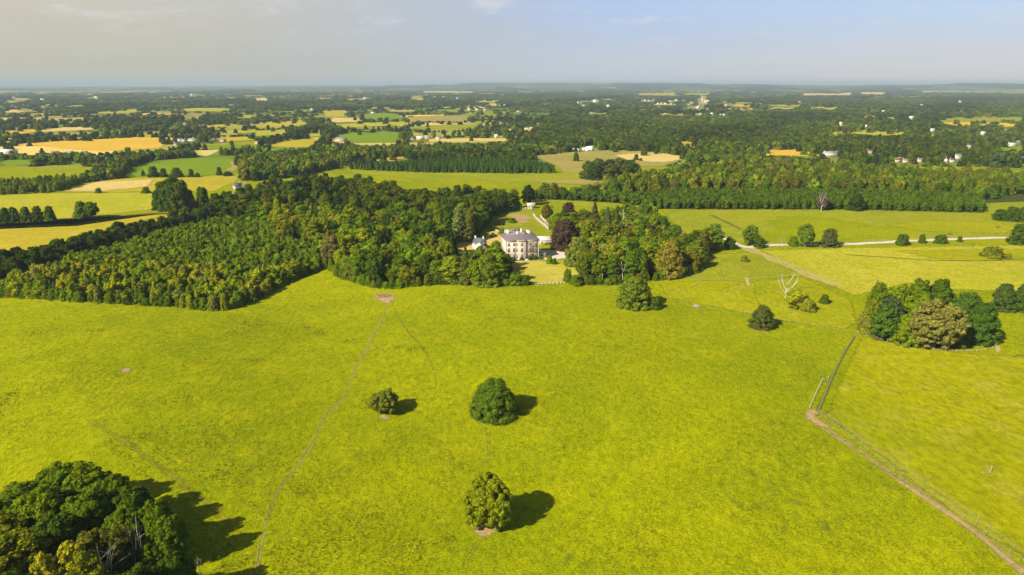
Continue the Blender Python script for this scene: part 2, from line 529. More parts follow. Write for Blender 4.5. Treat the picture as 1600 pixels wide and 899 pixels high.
def sheet_world(name, W, mat, off=0.05, label=None, fade=2.5, maxe=None):
    W = np.array(W)
    dist = W[:, 1].mean()
    off = off + max(0, dist - 450) * 2.5e-4
    # ring of inner points for the ragged edge: move towards the interior along the vertex normals
    nxt, prv = np.roll(W, -1, 0), np.roll(W, 1, 0)
    tdir = nxt - prv
    tdir /= np.linalg.norm(tdir, axis=1)[:, None] + 1e-9
    area = 0.5 * np.sum(W[:, 0] * nxt[:, 1] - nxt[:, 0] * W[:, 1])
    nrm = np.stack([-tdir[:, 1], tdir[:, 0]], 1) * (1 if area > 0 else -1)
    bm = bmesh.new()
    lay = bm.verts.layers.float.new('fade')
    outer = [bm.verts.new((p[0], p[1], 0)) for p in W - nrm * fade * 0.5]
    inner = [bm.verts.new((p[0], p[1], 0)) for p in W + nrm * fade * 0.5]
    for v in inner: v[lay] = 1.0
    for i in range(len(W)):
        j = (i + 1) % len(W)
        try: bm.faces.new((outer[i], outer[j], inner[j], inner[i]))
        except ValueError: pass
    f = bm.faces.new(inner)
    bmesh.ops.triangulate(bm, faces=[f])
    if dist < 480:
        m = maxe or 5.0
        for _ in range(6):
            long = [e for e in bm.edges if e.calc_length() > m]
            if not long: break
            bmesh.ops.subdivide_edges(bm, edges=long, cuts=1, use_grid_fill=False)
            bmesh.ops.triangulate(bm, faces=[f for f in bm.faces if len(f.verts) > 3])
    for v in bm.verts:
        v.co.z = float(terrain(v.co.x, v.co.y)) + off
    bmesh.ops.recalc_face_normals(bm, faces=bm.faces)
    if sum(f.normal.z * f.calc_area() for f in bm.faces) < 0:
        bmesh.ops.reverse_faces(bm, faces=bm.faces)
    me = bpy.data.meshes.new(name)
    bm.to_mesh(me)
    bm.free()
    me.materials.append(mat)
    o = link_mesh(name, me)
    props(o, label or name.replace('_', ' '), None, None, 'structure')
    return o

def smooth_line(pts, step=3.0):
    pts = np.array(pts, float)
    out = []
    for i in range(len(pts) - 1):
        p0, p1, p2, p3 = pts[max(i - 1, 0)], pts[i], pts[i + 1], pts[min(i + 2, len(pts) - 1)]
        n = max(2, int(np.linalg.norm(p2 - p1) / step))
        for k in range(n):
            t = k / n
            out.append(0.5 * ((2 * p1) + (-p0 + p2) * t + (2 * p0 - 5 * p1 + 4 * p2 - p3) * t * t + (-p0 + 3 * p1 - 3 * p2 + p3) * t ** 3))
    out.append(pts[-1])
    return np.array(out)

def ribbon(name, px_pts, width, mat, off=0.07, label=None, mid=1.0, wob=0.25, seed=1, soft=False):
    """a path that follows the ground; mid < 1 leaves a grassy strip between two wheel tracks"""
    line = smooth_line([P(*p) for p in px_pts], 2.5)
    off = off + max(0, line[:, 1].mean() - 450) * 2.0e-4
    rr = np.random.default_rng(seed)
    d = np.gradient(line, axis=0)
    d /= np.linalg.norm(d, axis=1)[:, None] + 1e-9
    nrm = np.stack([-d[:, 1], d[:, 0]], 1)
    wv = width * (1 + wob * np.interp(np.arange(len(line)), np.arange(0, len(line) + 4, 4), rr.uniform(-1, 1, len(np.arange(0, len(line) + 4, 4)))))
    line = line + nrm * (0.15 * width * np.interp(np.arange(len(line)), np.arange(0, len(line) + 3, 3), rr.uniform(-1, 1, len(np.arange(0, len(line) + 3, 3)))))[:, None]
    prof = [(-0.75, 0.0), (-0.4, 1.0), (0.0, mid), (0.4, 1.0), (0.75, 0.0)]
    V, A = [], []
    for s, a in prof:
        q = line + nrm * (wv * s)[:, None]
        V.append(np.column_stack([q, terrain(q[:, 0], q[:, 1]) + off]))
        ends = np.clip(np.minimum(np.arange(len(line)), np.arange(len(line))[::-1]) / (0.18 * len(line)), 0, 1) ** .7
        A.append(a * (ends if soft else np.ones(len(line))))
    n = len(line)
    Fq = []
    for c in range(4):
        for i in range(n - 1):
            Fq.append((c * n + i, (c + 1) * n + i, (c + 1) * n + i + 1, c * n + i + 1))
    me = MB().add(np.concatenate(V), Fq).mesh(name, [mat])
    at = me.attributes.new('fade', 'FLOAT', 'POINT')
    at.data.foreach_set('value', np.concatenate(A).astype(np.float32))
    if me.polygons and me.polygons[0].normal.z < 0:
        me.flip_normals()
    o = link_mesh(name, me)
    props(o, label or name.replace('_', ' '), None, None, 'structure')
    return o


# ------------------------------------------------------------------ fields, lawns, tracks and bare ground (all pixel outlines are of the ground itself)
VISIBLE = []          # outlines of open ground that the photograph shows: no tree may stand so that it hides them

def field(name, pts, mat, label, off=0.08, fade=4.0, clear=True, **kw):
    if clear: VISIBLE.append(pts)
    return sheet(name, pts, M[mat], off, label, fade, **kw)

# countryside on the far side, near to far
field('barley_field', [(18, 226), (90, 220.5), (150, 220.5), (200, 214.5), (244, 215), (257, 226.5), (250, 231), (160, 237), (112, 234), (75, 230)], 'gold_field', 'golden barley field beyond the farm sheds')
field('barley_field', [(8, 204.5), (57, 202), (60, 205.5), (30, 210.5), (15, 208)], 'gold_field', 'pale gold field beyond the barley')
field('barley_field', [(66, 202.5), (100, 199.5), (146, 198.5), (146, 203), (62, 207)], 'straw_field', 'narrow pale gold field')
field('grass_field', [(0, 251), (48, 250), (50, 256), (18, 260), (0, 260)], 'green_field', 'small green field by the hedge')
field('grass_field', [(50, 262), (90, 258), (132, 257), (128, 263), (108, 267), (82, 270), (57, 267)], 'pasture', 'small green pasture below the farm sheds')
field('grass_field', [(203, 266), (212, 258), (235, 252), (280, 249), (320, 247), (356, 246), (370, 252), (374, 262), (372, 271), (310, 276), (205, 276)], 'green_field', 'bright green field ringed by trees')
field('bare_patch', [(356, 253), (368, 254), (372, 262), (366, 268), (352, 266), (362, 260)], 'tan_field', 'pale worn corner of the green field', 0.2, clear=False)
field('hay_field', [(100, 300), (140, 286), (187, 279.5), (280, 277), (372, 274), (370, 283), (334, 299), (237, 299), (160, 301)], 'yellow_field', 'yellow meadow behind the big round clump')
field('grass_field', [(0, 306), (100, 302), (237, 301), (245, 320), (242, 327), (150, 337), (92, 343), (0, 350)], 'dry_pasture', 'pale green pasture with a row of trees')
field('hay_field', [(0, 404), (0, 349), (92, 345), (180, 339), (240, 334), (335, 321), (300, 334), (220, 352), (110, 386), (60, 396), (20, 402)], 'dry_pasture', 'straw coloured hay meadow beside the hedge line')
field('hay_strip', [(0, 398), (0, 372), (120, 352), (230, 336), (300, 330), (220, 345), (110, 378), (40, 396)], 'yellow_field', 'mown yellow swath in the hay meadow', 0.2, 9.0, clear=False)
field('hay_strip', [(100, 299), (150, 285), (240, 281), (232, 292), (150, 300)], 'straw_field', 'pale mown swath', 0.25, 12.0, clear=False)
field('yellow_field', [(421, 229), (443, 220), (500, 217), (482, 230), (460, 231)], 'yellow_field', 'small yellow field in the hedges')
field('grass_field', [(520, 216), (540, 208.5), (590, 206.5), (620, 206), (622, 214), (620, 223.5), (555, 224)], 'green_field', 'vivid green field beside the grey shed')
field('stubble_field', [(517, 192), (520, 184), (545, 185), (565, 186), (560, 191)], 'straw_field', 'cream stubble field')
field('stubble_field', [(510, 183), (505, 174), (540, 172.5), (537, 183)], 'yellow_field', 'small yellow field behind the stubble')
field('grass_field', [(570, 179), (600, 176.5), (625, 179.5), (627, 186.5), (572, 185)], 'green_field', 'distant bright green field')
field('grass_field', [(635, 183), (680, 181), (730, 181.5), (730, 189), (640, 190)], 'tan_field', 'distant tan field')
field('grass_field', [(507, 196), (560, 192.5), (635, 190), (640, 195), (540, 200)], 'dry_pasture', 'long dull green field')
field('grass_field', [(625, 200.5), (675, 196), (732, 194.5), (762, 188.5), (774, 187), (735, 200), (700, 203)], 'pasture', 'curved green field')
field('grass_field', [(400, 204.5), (447, 203.5), (447, 209.5), (400, 213)], 'dry_pasture', 'dull green field')
field('grass_field', [(482, 204), (505, 203), (500, 213), (484, 214)], 'dry_pasture', 'narrow dull green field')
field('grass_field', [(400, 193), (480, 191), (476, 196), (402, 200)], 'yellow_field', 'long yellow green field')
field('grass_field', [(320, 196), (372, 193), (380, 197), (330, 199)], 'yellow_field', 'long pale green field')
field('grass_field', [(356, 205), (400, 203), (400, 207), (352, 210)], 'dry_pasture', 'pale green field beside the hedge')
field('grass_field', [(328, 216), (385, 214), (398, 219), (356, 222)], 'yellow_field', 'yellow green field beyond the white houses')
field('grass_field', [(300, 227), (345, 224), (398, 220.5), (396, 226), (340, 229)], 'pasture', 'green field in front of the white houses')
field('stubble_field', [(303, 236), (342, 234.5), (340, 237), (325, 244), (310, 243)], 'straw_field', 'small cream field above the green one')
field('grass_field', [(146, 174), (214, 172), (212, 176), (150, 178)], 'dry_pasture', 'far pale field')
field('grass_field', [(3, 157), (40, 154), (40, 159), (8, 160)], 'pasture', 'far green field')
field('grass_field', [(285, 170), (330, 168.5), (368, 171), (340, 174.5), (290, 174)], 'dry_pasture', 'far olive field')
field('stubble_field', [(670, 222), (670, 217.5), (725, 216.5), (793, 216.5), (790, 221)], 'straw_field', 'long cream field behind the farm houses')
field('grass_field', [(520, 263), (550, 267), (600, 269.5), (665, 271), (740, 272), (800, 273), (872, 272), (900, 264), (945, 272), (950, 282), (900, 289), (860, 286), (800, 284), (730, 281), (690, 285), (640, 279), (590, 274.5), (550, 270)], 'pasture', 'open green meadow in front of the dark plantation')
field('rough_field', [(822, 244.5), (875, 238), (950, 234.5), (1025, 237), (1082, 247), (1050, 255), (1035, 260), (1000, 260), (912, 256), (914, 270), (880, 269.5), (874, 262), (855, 253)], 'tan_field', 'tan rough field with a white marquee')
field('rough_field', [(960, 243), (1000, 239.5), (1040, 240), (1080, 247), (1040, 254), (985, 252)], 'straw_field', 'bare pale crop patch', 0.3, 8.0, clear=False)
field('rough_field', [(820, 284), (880, 281), (962, 281.5), (948, 291), (900, 289), (850, 286)], 'tan_field', 'tan grass at the edge of the open meadow', 0.25, 8.0, clear=False)
field('grass_field', [(585, 247.5), (625, 245), (640, 246), (625, 250), (595, 251.5)], 'yellow_field', 'yellow clearing in the belt of trees')
field('grass_field', [(815, 318), (837, 314), (880, 313.5), (925, 316), (966, 321), (940, 326), (905, 323), (870, 317)], 'pasture', 'green paddock behind the walled garden')
field('grass_field', [(1052, 215), (1068, 217), (1090, 225), (1102, 228), (1070, 229), (1064, 222)], 'yellow_field', 'bright wedge of grass in the forest')
field('stubble_field', [(1185, 236), (1200, 234), (1240, 234.5), (1284, 239), (1280, 244), (1215, 243)], 'gold_field', 'gold field beside the long white house')
field('grass_field', [(1285, 209), (1320, 203.5), (1356, 204.5), (1412, 206.5), (1420, 211), (1380, 212), (1330, 209), (1300, 213)], 'dry_pasture', 'dull strip of fields')
field('grass_field', [(1436, 214), (1440, 211), (1480, 210.5), (1470, 215)], 'dry_pasture', 'small far field')
field('grass_field', [(1460, 187), (1500, 183), (1562, 181.5), (1600, 184), (1600, 189), (1530, 190), (1470, 190.5)], 'pasture', 'broad far green field')
field('stubble_field', [(1467, 191.5), (1518, 190.8), (1518, 196), (1497, 197.5)], 'gold_field', 'far orange gold field')
field('stubble_field', [(1521, 197), (1530, 191.5), (1548, 191.8), (1546, 196.5)], 'gold_field', 'far orange gold field between trees')
field('stubble_field', [(1557, 192), (1585, 192.5), (1592, 198), (1560, 198.5)], 'gold_field', 'far orange gold strip')
field('grass_field', [(1500, 206), (1545, 204), (1545, 208), (1505, 208.5)], 'tan_field', 'far tan strip')
field('stubble_field', [(1254, 149.6), (1256, 146.2), (1332, 145.2), (1330, 149.2)], 'straw_field', 'very far cream strip')
field('stubble_field', [(1342, 148), (1344, 144.2), (1385, 144.2), (1384, 148.2)], 'straw_field', 'very far cream patch')
field('grass_field', [(996, 149), (1000, 146), (1052, 145), (1061, 149.5), (1055, 150)], 'yellow_field', 'far yellow green strip beyond the village')
field('grass_field', [(1068, 148.5), (1070, 146.5), (1110, 146.5), (1108, 149)], 'pasture', 'far green strip beyond the village')
field('stubble_field', [(1145, 166.5), (1150, 163.8), (1172, 164), (1170, 167)], 'gold_field', 'far gold patch by the village')
field('grass_field', [(1028, 180.5), (1030, 178.5), (1072, 178), (1070, 181)], 'tan_field', 'brownish strip before the village')
field('grass_field', [(1263, 171), (1265, 167), (1308, 167), (1306, 172)], 'dry_pasture', 'far dull green fields')
field('grass_field', [(1560, 231), (1566, 227), (1600, 228), (1600, 235), (1570, 236)], 'green_field', 'green lawn below the white bungalow')
field('grass_field', [(1574, 266), (1580, 256), (1600, 258), (1600, 268)], 'green_field', 'small green paddock among houses')
field('grass_field', [(1390, 249), (1392, 245), (1410, 244.5), (1410, 249)], 'yellow_field', 'small bright lawn')
field('grass_field', [(1430, 250), (1432, 244.5), (1442, 245), (1442, 250)], 'yellow_field', 'small bright garden')
field('rough_field', [(1540, 331), (1546, 318), (1562, 306), (1600, 305), (1600, 323), (1560, 333)], 'pasture', 'green field at the end of the wood')
field('stubble_field', [(660, 145), (664, 143), (740, 143), (738, 145.3)], 'straw_field', 'very far pale strip')
field('stubble_field', [(640, 155), (643, 153), (662, 153), (660, 157)], 'yellow_field', 'very far small field')
field('stubble_field', [(400, 158), (400, 154), (414, 153), (420, 158)], 'straw_field', 'far cream patch')

rf = random.Random(12)
for k in range(130):
    cx = rf.uniform(0, 860) if k % 3 else rf.uniform(860, 1600)
    cy = 140.8 + 44 * rf.random() ** 1.5
    wd = rf.uniform(6, 22) * (0.5 + (cy - 137) / 50)
    th = max(.4, rf.uniform(.2, .6) * (cy - 134.5) * .07)
    if 990 < cx < 1140 and 154 < cy < 182: continue
    field('distant_field', [(cx - wd, cy + th * rf.uniform(.2, 1)), (cx - wd * .8, cy - th), (cx + wd * .9, cy - th * rf.uniform(.4, 1)), (cx + wd, cy + th * .6), (cx, cy + th)], rf.choice(['dry_pasture', 'pasture', 'pasture', 'straw_field', 'tan_field', 'yellow_field']), 'sliver of a very distant field', fade=20.0)

# the park
VISIBLE += [
    [(1034, 330), (1200, 328.5), (1330, 330), (1535, 334), (1590, 345), (1560, 348), (1575, 374), (1330, 384), (1300, 350), (1240, 346), (1190, 350), (1150, 346), (1090, 350), (1060, 365)],
    [(1190, 388), (1600, 384), (1600, 470), (1420, 436), (1330, 470), (1230, 430), (1110, 430), (1112, 398)],
    [(0, 476), (330, 488), (392, 486), (445, 456), (515, 424), (560, 446), (610, 454), (660, 450), (792, 448), (960, 446), (1060, 440), (1300, 440), (1330, 520), (1600, 560), (1600, 899), (400, 899), (200, 700), (0, 700)],
]
field('pasture', [(1034, 329), (1200, 328), (1330, 329), (1535, 333), (1592, 346), (1576, 372), (1330, 381), (1180, 384), (1150, 380), (1100, 386), (1070, 370)], 'pasture', 'smooth green pasture below the long wood', 0.06, 5.0, clear=False)
field('pasture', [(1380, 352), (1450, 345), (1560, 348), (1590, 356), (1570, 366), (1450, 362)], 'yellow_meadow', 'yellower end of the smooth pasture', 0.12, 5.0, clear=False)
field('pasture', [(1190, 392), (1320, 388), (1600, 378), (1600, 470), (1480, 452), (1420, 442), (1335, 462), (1260, 428)], 'dry_pasture', 'sunburnt pasture behind the round clump', 0.06, 5.0, clear=False)
field('pasture', [(1400, 392), (1600, 384), (1600, 410), (1480, 408)], 'yellow_meadow', 'bright strip of pasture under the drive', 0.12, 5.0, clear=False)
field('pasture', [(1105, 400), (1190, 392), (1255, 428), (1250, 432), (1165, 437), (1098, 436), (1062, 432)], 'pasture', 'paddock between the wood and the worn track', 0.06, 4.0, clear=False)
field('buttercups', [(1030, 445), (1100, 438), (1170, 440), (1255, 434), (1330, 470), (1338, 505), (1322, 514), (1250, 506), (1160, 488), (1085, 474), (1045, 466)], 'yellow_meadow', 'fenced paddock bright with buttercups', 0.06, 4.0, clear=False)
field('meadow_patch', [(1345, 528), (1400, 536), (1500, 552), (1560, 556), (1600, 558), (1600, 1090), (1500, 812), (1420, 745), (1290, 650)], 'yellow_meadow', 'yellower meadow on the far side of the fence', 0.06, 5.0, clear=False, maxe=6.0)
ribbon('worn_track', [(1160, 386), (1190, 397), (1215, 408), (1245, 420), (1275, 434), (1310, 446)], 7.0, M['dusty'], 0.10, 'broad dry worn track curving down from the drive', 0.8, 0.4)
ribbon('gravel_drive', [(1130, 372), (1152, 383), (1172, 386.5), (1210, 383.5), (1270, 383), (1330, 381.5), (1400, 378), (1480, 374.5), (1540, 372.5), (1580, 372)], 5.0, M['gravel'], 0.12, 'pale gravel drive crossing the pasture', 1.0, 0.1)
ribbon('worn_track', [(1320, 398), (1380, 402), (1450, 407), (1530, 408), (1600, 405)], 1.6, M['rank'], 0.14, 'dark furrow across the dry pasture', 1.0)
ribbon('worn_track', [(1110, 336), (1130, 345), (1158, 359)], 3.0, M['rank'], 0.12, 'dark ditch across the smooth pasture', 1.0)
ribbon('farm_track', [(0, 349), (92, 346), (170, 340), (230, 334), (300, 327), (345, 321)], 4.0, M['rank'], 0.16, 'grassy bank under the row of field trees', 0.7)

# paths and bare soil in the great meadow
ribbon('meadow_path', [(606, 470), (598, 500), (583, 522), (572, 550), (556, 574), (546, 600), (540, 618), (524, 634), (506, 652), (490, 690), (470, 722), (440, 760), (420, 800), (408, 845), (400, 899)], 1.05, M['path'], 0.05, 'narrow trodden path down the meadow', 0.15, 0.5)
ribbon('meadow_path', [(610, 470), (626, 500), (642, 524), (658, 540), (668, 556), (680, 580), (692, 596)], 0.9, M['faint'], 0.05, 'faint trodden path', 0.7, 0.5, soft=True)
ribbon('meadow_path', [(120, 645), (175, 678), (230, 715), (290, 760), (345, 805), (372, 850), (384, 905)], 1.6, M['faint'], 0.05, 'faint old trail curving past the near grove', 0.8, 0.5, soft=True)
ribbon('meadow_path', [(1120, 455), (1175, 440), (1180, 462), (1190, 480)], 0.8, M['faint'], 0.12, 'faint trail through the buttercup paddock', 0.6, 0.5)
ribbon('meadow_path', [(762, 672), (764, 700), (763, 726)], 0.9, M['faint'], 0.05, 'faint twin wheel marks above the lone tree', 0.2, soft=True)
ribbon('meadow_path', [(754, 836), (742, 856), (730, 876), (722, 905)], 1.0, M['faint'], 0.05, 'faint twin wheel marks below the lone tree', 0.2, soft=True)
ribbon('meadow_path', [(742, 655), (762, 672)], 0.6, M['faint'], 0.05, 'short trodden trail to the round tree', 1.0)
ribbon('fence_track', [(1275, 655), (1300, 676), (1340, 704), (1400, 745), (1480, 800), (1530, 836), (1600, 893), (1640, 924)], 2.2, M['path'], 0.06, 'dry trodden track along the fence', 0.8, 0.3)
ribbon('fence_track', [(1405, 752), (1440, 775), (1490, 809), (1520, 830), (1560, 862), (1600, 895)], 1.2, M['bare'], 0.09, 'bare reddish soil in the fence track', 1.0, 0.5)
ribbon('bank', [(1274, 650), (1290, 615), (1305, 580), (1320, 550), (1335, 526)], 1.0, M['rank'], 0.08, 'dark rank grass along the cross fence', 1.0)
sheet('bare_earth', [(582, 463), (592, 459), (607, 458), (618, 461), (617, 468), (608, 475), (598, 474), (590, 469)], M['bare'], 0.09, 'bare reddish earth hollow where the path meets the wood', 4.5)
sheet('bare_earth', [(588, 461), (598, 460), (611, 461), (612, 464), (600, 466), (592, 466)], M['mud'], 0.13, 'dark mud in the earth hollow', 2.0)
sheet('bare_earth', [(1258, 642), (1268, 640), (1278, 642), (1276, 652), (1296, 666), (1292, 671), (1270, 662), (1257, 652)], M['bare'], 0.10, 'bare reddish earth at the fence corner', 2.9)
sheet('bare_earth', [(736, 822), (748, 818), (768, 826), (778, 832), (762, 838), (750, 840), (742, 833)], M['bare'], 0.08, 'bare reddish earth beneath the lone tree', 2.2)
sheet('bare_earth', [(189, 577), (203, 575), (206, 580), (192, 583)], M['bare'], 0.08, 'small bare scrape in the meadow', 1.4)
sheet('bare_earth', [(590, 650), (603, 650), (612, 654), (600, 657)], M['bare'], 0.08, 'bare soil under the small tree', 1.6)
sheet('bare_earth', [(736, 648), (742, 645), (752, 652), (746, 656)], M['bare'], 0.08, 'bare soil beside the round tree', 1.4)
sheet('bare_earth', [(1172, 514), (1184, 511), (1204, 514), (1200, 519), (1182, 519)], M['bare'], 0.08, 'bare soil beneath the dark bush', 2.2)
sheet('bare_earth', [(1079, 479), (1086, 475), (1096, 478), (1090, 483)], M['bare'], 0.08, 'bare soil by the paddock fence', 2.2)
sheet('bare_earth', [(1163, 436), (1170, 435), (1173, 446), (1167, 447)], M['worn'], 0.10, 'worn gateway between the paddocks', 1.2)
sheet('bare_earth', [(1553, 541), (1562, 541), (1566, 549), (1556, 552)], M['worn'], 0.10, 'worn ground at the end of the round clump', 1.2)

# the garden round the house
LAWN = [(797, 411), (842, 408), (890, 409), (906, 416), (904, 430), (884, 441), (828, 443.5), (806, 443)]
field('lawn', LAWN, 'lawn', 'striped mown lawn in front of the stone mansion', 0.08, 1.0)
sheet('gravel_yard', [(836, 407), (846, 392), (880, 391), (890, 396), (888, 403), (868, 406)], M['gravel'], 0.12, 'pale gravel yard beside the stone mansion', 1.5)
VISIBLE.append([(735, 364), (764, 364), (768, 386), (737, 390)])
VISIBLE.append([(780, 374), (812, 362), (842, 366), (842, 405), (797, 406), (793, 392), (781, 390)])
VISIBLE.append([(842, 404), (848, 378), (880, 391), (890, 396), (886, 403), (868, 406)])
field('walled_garden_lawn', [(752, 364), (764, 340), (790, 327), (822, 322), (838, 334), (862, 360), (858, 372), (770, 372)], 'pasture', 'grass of the old walled garden behind the mansion', 0.08, 1.5, clear=False)
VISIBLE.append([(764, 352), (778, 338), (800, 328), (826, 322), (838, 334), (858, 360), (850, 366), (778, 362)])
sheet('dug_bed', [(790, 336.5), (805, 335), (822, 336.5), (832, 341), (826, 343.5), (810, 344), (800, 340)], M['bare'], 0.16, 'pale dug bed in the walled garden', 1.5)
sheet('dug_bed', [(808, 345), (822, 344.5), (829, 347), (818, 349), (808, 348.5)], M['bare'], 0.16, 'smaller pale dug bed in the walled garden', 1.2)
field('sunburnt_lawn', [(698, 370), (716, 370), (736, 378), (748, 386), (740, 390), (716, 392), (706, 384)], 'straw_lawn', 'straw coloured lawn beside the white cottage', 0.09, 1.5)
field('sunburnt_lawn', [(752, 378), (770, 360), (776, 358), (790, 366), (782, 380), (764, 384)], 'straw_lawn', 'straw coloured terrace behind the white cottage', 0.10, 1.5, clear=False)
VISIBLE.append([(757, 372), (774, 359), (782, 364), (779, 374), (765, 378)])
VISIBLE.append([(679, 371), (687, 372), (688, 377), (680, 376)])
sheet('sunburnt_lawn', [(674, 371), (688, 371), (690, 380), (676, 379)], M['straw_lawn'], 0.1, 'scrap of straw lawn beside the blue cedar', 1.5)

# farmland patchwork, one flat field per cell, from a kilometre out to the hills
PALETTE = [((0.085, 0.115, 0.018), .22), ((0.14, 0.16, 0.025), .22), ((0.20, 0.20, 0.035), .20), ((0.11, 0.17, 0.012), .08), ((0.42, 0.31, 0.09), .10), ((0.46, 0.30, 0.04), .05), ((0.28, 0.23, 0.07), .13)]
EDGES = []
def farmland():
    V, Fq, C = [], [], []
    cols = np.array([p[0] for p in PALETTE]); wts = np.array([p[1] for p in PALETTE]); wts = wts / wts.sum()
    for (y0, y1, cw, ch, rot) in ((870, 4300, 190, 165, 0.22), (4300, 9600, 380, 300, -0.15)):
        nx, ny = int(2.1 * y1 / cw), int((y1 - y0) / ch) + 1
        gx = np.arange(-nx // 2, nx // 2 + 1)
        JX = RNG.uniform(-.28, .28, (ny + 1, len(gx))) * cw
        JY = RNG.uniform(-.26, .26, (ny + 1, len(gx))) * ch
        JY[0] = 0; JY[-1] = 0
        X = gx[None, :] * cw + JX + (np.arange(ny + 1) % 2)[:, None] * cw * 0.5
        Y = y0 + (np.arange(ny + 1) * (y1 - y0) / ny)[:, None] + JY
        X = X + rot * (Y - y0)
        for r in range(ny):
            for c in range(len(gx) - 1):
                q = [(X[r, c], Y[r, c]), (X[r, c + 1], Y[r, c + 1]), (X[r + 1, c + 1], Y[r + 1, c + 1]), (X[r + 1, c], Y[r + 1, c])]
                cx, cy = np.mean(q, axis=0)
                if abs(cx) > 0.80 * cy + 250: continue
                b = len(V)
                for (x, y) in q: V.append((x, y, 0.0))
                Fq.append((b, b + 1, b + 2, b + 3))
                C.append(cols[RNG.choice(len(cols), p=wts)] * RNG.uniform(0.95, 1.4))
                EDGES.append((q[0], q[1])); EDGES.append((q[0], q[3]))
    V = np.array(V)
    V[:, 2] = terrain(V[:, 0], V[:, 1]) + 0.05 + 0.00006 * V[:, 1]
    m, t = new_mat('field_colours')
    at = t.n('ShaderNodeAttribute', attribute_name='crop')
    pos = t.n('ShaderNodeNewGeometry').outputs['Position']
    k = t.math('ADD', 0.55, t.math('MULTIPLY', t.noise(pos, 0.02, 5.0, 0.6), 0.9))
    c = t.mix(1.0, at.outputs['Color'], t.n('ShaderNodeCombineColor', i_0=k, i_1=k, i_2=k).outputs[0], 'MULTIPLY')
    b = t.n('ShaderNodeBsdfDiffuse', i_Color=c)
    finish(t, b.outputs[0])
    me = MB().add(V, Fq).mesh('farmland', [m])
    a = me.attributes.new('crop', 'FLOAT_COLOR', 'FACE')
    a.data.foreach_set('color', np.column_stack([np.array(C), np.ones(len(C))]).astype(np.float32).ravel())
    props(link_mesh('farmland', me), 'patchwork of distant hedged fields', None, None, 'structure')
farmland()


# ------------------------------------------------------------------ trees
def blob(nlat=5, nlon=8):
    V, Fq = [], []
    for i in range(nlat + 1):
        th = math.pi * i / nlat
        for j in range(nlon):
            ph = 2 * math.pi * (j + 0.5 * (i % 2)) / nlon
            V.append((math.sin(th) * math.cos(ph), math.sin(th) * math.sin(ph), math.cos(th)))
    for i in range(nlat):
        for j in range(nlon):
            j2 = (j + 1) % nlon
            Fq.append((i * nlon + j, (i + 1) * nlon + j, (i + 1) * nlon + j2, i * nlon + j2))
    return np.array(V), np.array(Fq)
BLOB_V, BLOB_F = blob()

def fib(n, rng):
    i = np.arange(n) + 0.5
    ph = np.arccos(1 - 2 * i / n)
    th = math.pi * (1 + 5 ** 0.5) * i + rng.uniform(0, 6.28)
    return np.stack([np.cos(th) * np.sin(ph), np.sin(th) * np.sin(ph), np.cos(ph)], 1)

